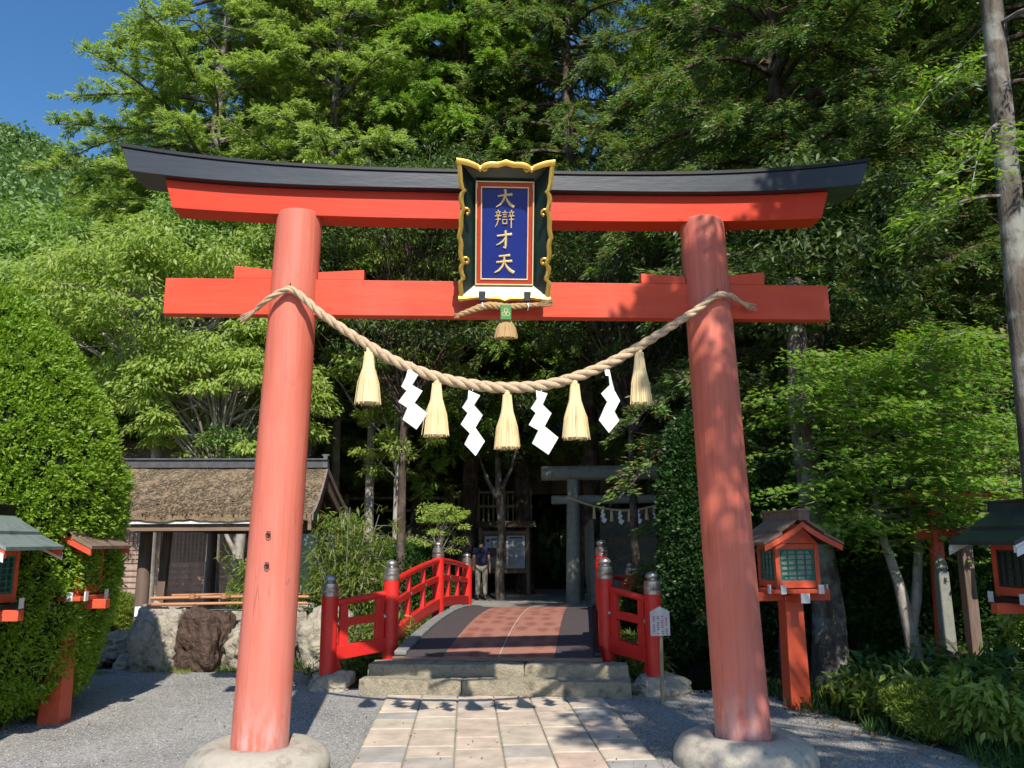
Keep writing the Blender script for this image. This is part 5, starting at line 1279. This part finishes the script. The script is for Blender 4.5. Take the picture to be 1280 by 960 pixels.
massed('ivy_column','dark leafy hedge column left of the right pillar foot','hedge',(2.72,4.75,0),.42,.5,3.3,4200,15,.07,.040,.07,L_HEDGE,82,power=2.0,lump=.34,core=.82,lump_s=8)
massed('evergreen_shrub','dark evergreen shrub in the shade behind the right pillar','shrub',(4.3,5.4,0),1.1,.8,2.8,3500,12,.09,.045,.09,L_HEDGE,83,power=2.2,lump=.16,core=.84,lump_s=4)
massed('evergreen_shrub','dark shrub under the maple beside the wooden post','shrub',(5.9,4.6,0),1.0,.8,1.7,2600,12,.09,.045,.09,L_GRND,84,power=2.1,lump=.16,core=.84,lump_s=4)
massed('azalea_shrub','small lime green shrub in the bottom right corner','shrub',(3.62,.66,0),.46,.40,.40,3600,12,.034,.018,.032,L_LIME,85,power=2.0,lump=.5,core=.72,lump_s=6)
massed('azalea_shrub','lime green shrub at the edge of the planting near the right lantern','shrub',(4.35,1.15,0),.42,.36,.50,1500,11,.04,.02,.035,L_LIME,86,power=2.2,lump=.14,core=.85,lump_s=6)
massed('moss_mound','rounded yellow green grassy mound beside the pavilion post','shrub',(-5.55,6.6,0),.42,.36,.85,2300,10,.10,.012,.06,L_LIME,87,power=2.2,lump=.05,core=.9)
massed('bank_shrub','dark shrub on the stream bank behind the left wing of the bridge','shrub',(-1.9,12.4,-.1),1.3,.7,1.6,3300,11,.08,.04,.08,L_GRND,88,power=2.2,lump=.16,core=.84,lump_s=4)
massed('bank_shrub','low dark shrub at the foot of the retaining wall','shrub',(-2.6,20.6,0),1.6,.8,1.5,2600,11,.11,.05,.1,L_HEDGE,89,power=2.2,lump=.16,core=.84,lump_s=4)
massed('bank_shrub','small green shrub behind the low red far railing','shrub',(2.75,7.2,-.4),.9,.8,1.2,2400,11,.07,.035,.07,L_GRND,90,power=2.2,lump=.16,core=.84,lump_s=4)

# trunk behind the maple
mbt=MB().tube([(0,0,-.2),(.05,.02,.7),(-.02,0,1.5),(-.12,0,3.2),(-.1,0,5)],[.24,.20,.18,.16,.1],12)
make_tree((mbt,broadleaf(93,4,(0,0,5.4),(1.8,1.6,1.3),45,180,.55,.11,.045,L_DRK,BARK)[1],BARK),'dark_tree','thick mottled trunk in the shade between the right lantern and the maple','tree',(4.15,4.0,0))
# --- Japanese maple
def maple():
    rg=np.random.RandomState(95); mb=MB()
    stems=[[(0,0,-.2),(0,0,.35),(-.03,0,.62),(-.10,.02,1.1),(-.22,.04,1.6),(-.3,.05,2.3),(-.45,0,3.4)],[(-.02,0,.6),(.08,0,.95),(.16,0,1.5),(.12,.02,2.1),(.3,0,3.0),(.5,0,3.9)]]
    mb.tube(stems[0],[.10,.085,.08,.060,.045,.03,.012],12); mb.tube(stems[1],[.065,.058,.048,.035,.024,.010],10)
    K=[];D_=[]
    for i in range(165):
        s_=stems[rg.randint(2)]; z=rg.uniform(1.55,3.9); 
        j=[k for k in range(len(s_)) if s_[k][2]<=z][-1]; a=np.array(s_[j]); 
        if j+1<len(s_): b=np.array(s_[j+1]); a=a+(b-a)*(z-a[2])/max(b[2]-a[2],.01)
        a[2]=max(a[2],.95); az=rg.uniform(0,6.283); Rm=1.55*math.sin(math.pi*min(1,max(.12,(z-.9)/3.5)))**.6*rg.uniform(.5,1)
        e=a+np.array([math.cos(az)*Rm,math.sin(az)*Rm*.85,rg.uniform(-.25,.35)]); m=(a+e)/2+np.array([0,0,.12])
        mb.tube([tuple(a),tuple(m),tuple(e)],[.011,.007,.002],4,cap=False)
        for q in np.linspace(.35,1.05,6): K.append(a+(e-a)*q+np.array([0,0,.12*4*q*(1-q)])+rg.normal(0,.05,3)*np.array([2,2,.5])); D_.append((e-a)*np.array([1,1,0]))
    K=np.array(K); D_=unit(np.array(D_)); npc=22; idx=np.repeat(np.arange(len(K)),npc); n=len(idx)
    v=rg.normal(0,1,(n,3))*np.array([.15,.15,.025]); P=K[idx]+v; P[:,2]-=.06*np.abs(v[:,0]+v[:,1])
    A=D_[idx]+rg.normal(0,.5,(n,3))*np.array([1,1,.25]); A[:,2]-=.12; N=rg.normal(0,.30,(n,3))+np.array([0,-.55,1])
    L=.062*rg.uniform(.6,1.2,n); A=unit(A);N=unit(N-A*(A*N).sum(-1,keepdims=True));B=np.cross(A,N); X=[[],[],[],[]]
    for an,k in ((-72,.65),(-36,.9),(0,1),(36,.9),(72,.65)):
        X[0].append(P);X[1].append(A*math.cos(R(an))+B*math.sin(R(an)));X[2].append(N);X[3].append(L*k)
    L=np.concatenate(X[3])
    return mb,leaf_mesh('crown',np.concatenate(X[0]),np.concatenate(X[1]),np.concatenate(X[2]),L,L*.32,L_MAP),BARKP
make_tree(maple(),'maple_tree','layered light green Japanese maple right of the right lantern','tree',(4.70,3.0,0))

# --- nandina clumps with arching stems and narrow leaves
def nandina(name,label,loc,n,h,spread,seed,LL=.15,LW=.020,leaf=None):
    rg=np.random.RandomState(seed); mb=MB(); P=[];A=[];N=[]
    for i in range(n):
        az=rg.uniform(0,6.283); r=spread*rg.uniform(.1,1); hh=h*rg.uniform(.55,1.05); b=np.array([math.cos(az)*r*.3,math.sin(az)*r*.3,0]); e=np.array([math.cos(az)*r,math.sin(az)*r,hh])
        m=(b+e)/2+np.array([-math.cos(az)*r*.15,-math.sin(az)*r*.15,hh*.12]); mb.tube([tuple(b),tuple(m),tuple(e)],[.012,.009,.004],5,cap=False)
        for k in range(26):
            q=rg.uniform(.3,1); c=b*(1-q)**2+2*m*q*(1-q)+e*q*q; az2=rg.uniform(0,6.283); dv=np.array([math.cos(az2),math.sin(az2),rg.uniform(-.1,.5)]); c2=c+dv*rg.uniform(.08,.30)
            if k%3==0: mb.tube([tuple(c),tuple(c2)],[.004,.002],3,cap=False)
            for j in range(7):
                P.append(c2+rg.normal(0,.04,3)); A.append(dv*.6+rg.normal(0,.6,3)+np.array([0,0,-.45])); N.append(rg.normal(0,.5,3)+np.array([0,0,1.]))
    t=thing(name,label,'shrub',loc); mb.build('stems',BARKP,t); P=np.array(P);n=len(P)
    link('foliage',leaf_mesh('foliage',P,np.array(A),np.array(N),LL*rg.uniform(.6,1.3,n),LW*rg.uniform(.8,1.3,n),leaf or L_BAM),t); return t
nandina('bamboo_shrub','feathery light green shrub with narrow leaves right of the left pillar',(-2.0,5.9,-.1),34,2.1,.62,101)
nandina('bamboo_shrub','feathery light green shrub showing left of the left pillar over the basin',(-3.15,5.9,-.1),20,1.6,.36,102)
nandina('bamboo_shrub','low narrow leaved shrub seen through the left wing rails',(-1.55,4.6,-.6),22,1.25,.5,103)
nandina('bamboo_shrub','low shrub with narrow leaves through the right wing rails',(1.75,4.5,-.7),16,1.1,.45,104)
nandina('leafy_shrub','broad dark leaved shrub in the bottom right corner beside the lime shrub',(4.45,.55,0),22,.62,.55,105,.16,.055,L_GRND)
nandina('leafy_shrub','broad leaved shrub at the foot of the maple',(4.9,1.9,0),16,.36,.5,106,.13,.045,L_GRND)
nandina('leafy_shrub','yellow green leafy plants between the wooden post and the black roofed lantern',(5.3,1.3,0),24,1.05,.5,107,.11,.045,L_BRO)
nandina('leafy_shrub','dark leafy plants at the bottom edge right of the right lantern',(3.75,1.6,0),16,.42,.5,108,.12,.04,L_GRND)
nandina('leafy_shrub','pale green leafy plants around the lime shrub in the bottom right corner',(4.0,.35,0),26,.50,.6,109,.12,.040,L_BRO)
nandina('leafy_shrub','tuft of light leaves between the lime shrub and the right lantern',(3.5,1.35,0),14,.34,.35,110,.10,.032,L_LIME)
# cycad
cyc=thing('cycad','cycad with stiff radiating fronds at the right edge','plant',(4.55,1.75,.15)); rg=np.random.RandomState(7); mb=MB(); P=[];A=[];N=[]
for i in range(16):
    az=i*2.4; d=np.array([math.cos(az),math.sin(az),0]); el=rg.uniform(.3,1.1); L=rg.uniform(.5,.7)
    f=lambda q:d*L*q*math.cos(el)*1.1+np.array([0,0,.2+L*(math.sin(el)*q-.35*q*q)])
    mb.tube([tuple(f(q)) for q in (0,.25,.5,.75,1)],[.008,.007,.006,.004,.002],4)
    pd=np.array([-d[1],d[0],0])
    for q in np.linspace(.12,1,30):
        for s_ in (-1,1): P.append(f(q)); A.append(pd*s_+d*.7+np.array([0,0,.15])); N.append(np.array([0,0,1.])+rg.normal(0,.15,3))
mb.tube([(0,0,-.2),(0,0,.22)],[.12,.09],10); mb.build('stem',BARKB,cyc); link('fronds',leaf_mesh('fronds',np.array(P),np.array(A),np.array(N),.17,.013,L_BAM),cyc)

# --- ground cover, stuff nobody can count
def cover(name,label,n,xr,yr,LL,LW,leaf,seed,up_=.9,test=None,zoff=0,hmax=0):
    rg=np.random.RandomState(seed); x=rg.uniform(*xr,n); y=rg.uniform(*yr,n)
    if test is not None: k=test(x,y); x=x[k];y=y[k]
    n=len(x); P=np.stack([x,y,gz(x,y)+zoff+rg.rand(n)*hmax],1); A=rg.normal(0,.5,(n,3))+np.array([0,0,up_]); N=rg.normal(0,1,(n,3))
    o=link(name,leaf_mesh(name,P,A,N,LL*rg.uniform(.5,1.3,n),LW*rg.uniform(.7,1.3,n),leaf)); return tag(o,label,kind='stuff')
nz_=lambda x,y:np.sin(x*3.1+1)*np.sin(y*2.7)+np.sin(x*7+y*5)*.5
cover('grass','dark green grass and ground cover in the right planting',60000,(2.75,9),(-.5,6.5),.13,.012,L_GRND,111,test=lambda x,y:(x+.25*(y-1)>3.15+.15*np.sin(y*6))&(np.hypot(x-2.93,y-1.98)>.14))
cover('moss_edge','bright grass tufts along the foot of the basin boulders',5200,(-6.0,-2.0),(4.55,5.2),.06,.008,L_LIME,112,test=lambda x,y:(nz_(x,y)>-.2)&(y>4.62+.12*np.sin(x*4)))
cover('joint_moss','tufts of moss and grass in the joints of the paving',2600,(-1.13,1.14),(-4.5,2.8),.022,.006,L_GRND,118,test=lambda x,y:(np.min(np.abs(x[:,None]-np.array([xs]) ),1)<.012)&(nz_(x,y*1.4)>.35),zoff=.012)
cover('fallen_leaves','a few dry leaves scattered on gravel and paving',700,(-5,3.2),(-2.5,4.8),.030,.016,M_leaf('brown_leaf',[(.18,.11,.05),(.26,.19,.08),(.13,.14,.05)],.1),119,up_=.05,zoff=.024)
cover('bank_plants','low green plants on the stream banks beside the bridge',60000,(-4.5,5.5),(3.9,12.0),.11,.022,L_GRND,113,test=lambda x,y:(np.abs((x-A0.x)*NV.x+(y-A0.y)*NV.y+.06)>1.35)&(y>4.6)&((x>-2.6)|(y>8.9)),hmax=.10)
cover('bank_grass','sunlit grass strip on the far stream bank',14000,(-4,-.6),(10.2,12.0),.10,.012,L_BRO,114,zoff=.0)
cover('undergrowth','dark undergrowth covering the wooded hillside',120000,(-26,34),(23,62),.55,.25,L_DRK,115,hmax=.9)
cover('side_undergrowth','leafy undergrowth under the trees at both sides',60000,(-26,26),(6,26),.28,.12,L_DRK,116,hmax=.35,test=lambda x,y:((x>6.3)|(x<-9.5)))
cover('leaf_litter','fallen leaves on the bank and beds',9000,(2.4,7),(0,6),.035,.02,M_leaf('dry_leaf',[(.20,.12,.05),(.30,.20,.09),(.14,.09,.04)],.1),117,up_=.1,test=lambda x,y:(x+.25*(y-1)>2.85))
# forest on the far hill: many small crowns merged
rg=np.random.RandomState(120); n=4200; x=rg.uniform(-150,-18,n); y=rg.uniform(50,215,n); k=(np.hypot(x,y)<250)&(x/y<-.28); x=x[k];y=y[k]
n=len(x); s=rg.uniform(2.6,4.6,n); K=np.stack([x,y,gz(x,y)+s*.9],1); npc=110; idx=np.repeat(np.arange(n),npc); m_=len(idx)
v=unit(rg.normal(0,1,(m_,3)))*rg.uniform(.6,1,(m_,1))*np.array([.8,.8,1.25]); P=K[idx]+v*s[idx][:,None]
o=link('distant_forest',leaf_mesh('distant_forest',P,rg.normal(0,1,(m_,3)),v+np.array([0,0,.8])+rg.normal(0,.3,(m_,3)),s[idx]*.30,s[idx]*.20,L_FAR)); tag(o,'distant wooded hillside under the blue sky',kind='stuff')
# --- trees beside the visitor, outside the frame, that throw the dappled shade on the right
sh1=make_tree(broadleaf(131,4.8,(-3.70,2.0,7.5),(2.05,2.7,1.4),118,170,.33,.12,.065,L_OAK,BARK,tr=.22,flat=.4,lean=(-1,0)),'shade_tree','tall leafy tree beside the path that shades the right pillar','tree',G(7.0,-7.6))
again(sh1,'second leafy shade tree right of the path, nearer the maple',G(14.6,-7.5),0.3,(1.0,1.0,1.0))
#==END==
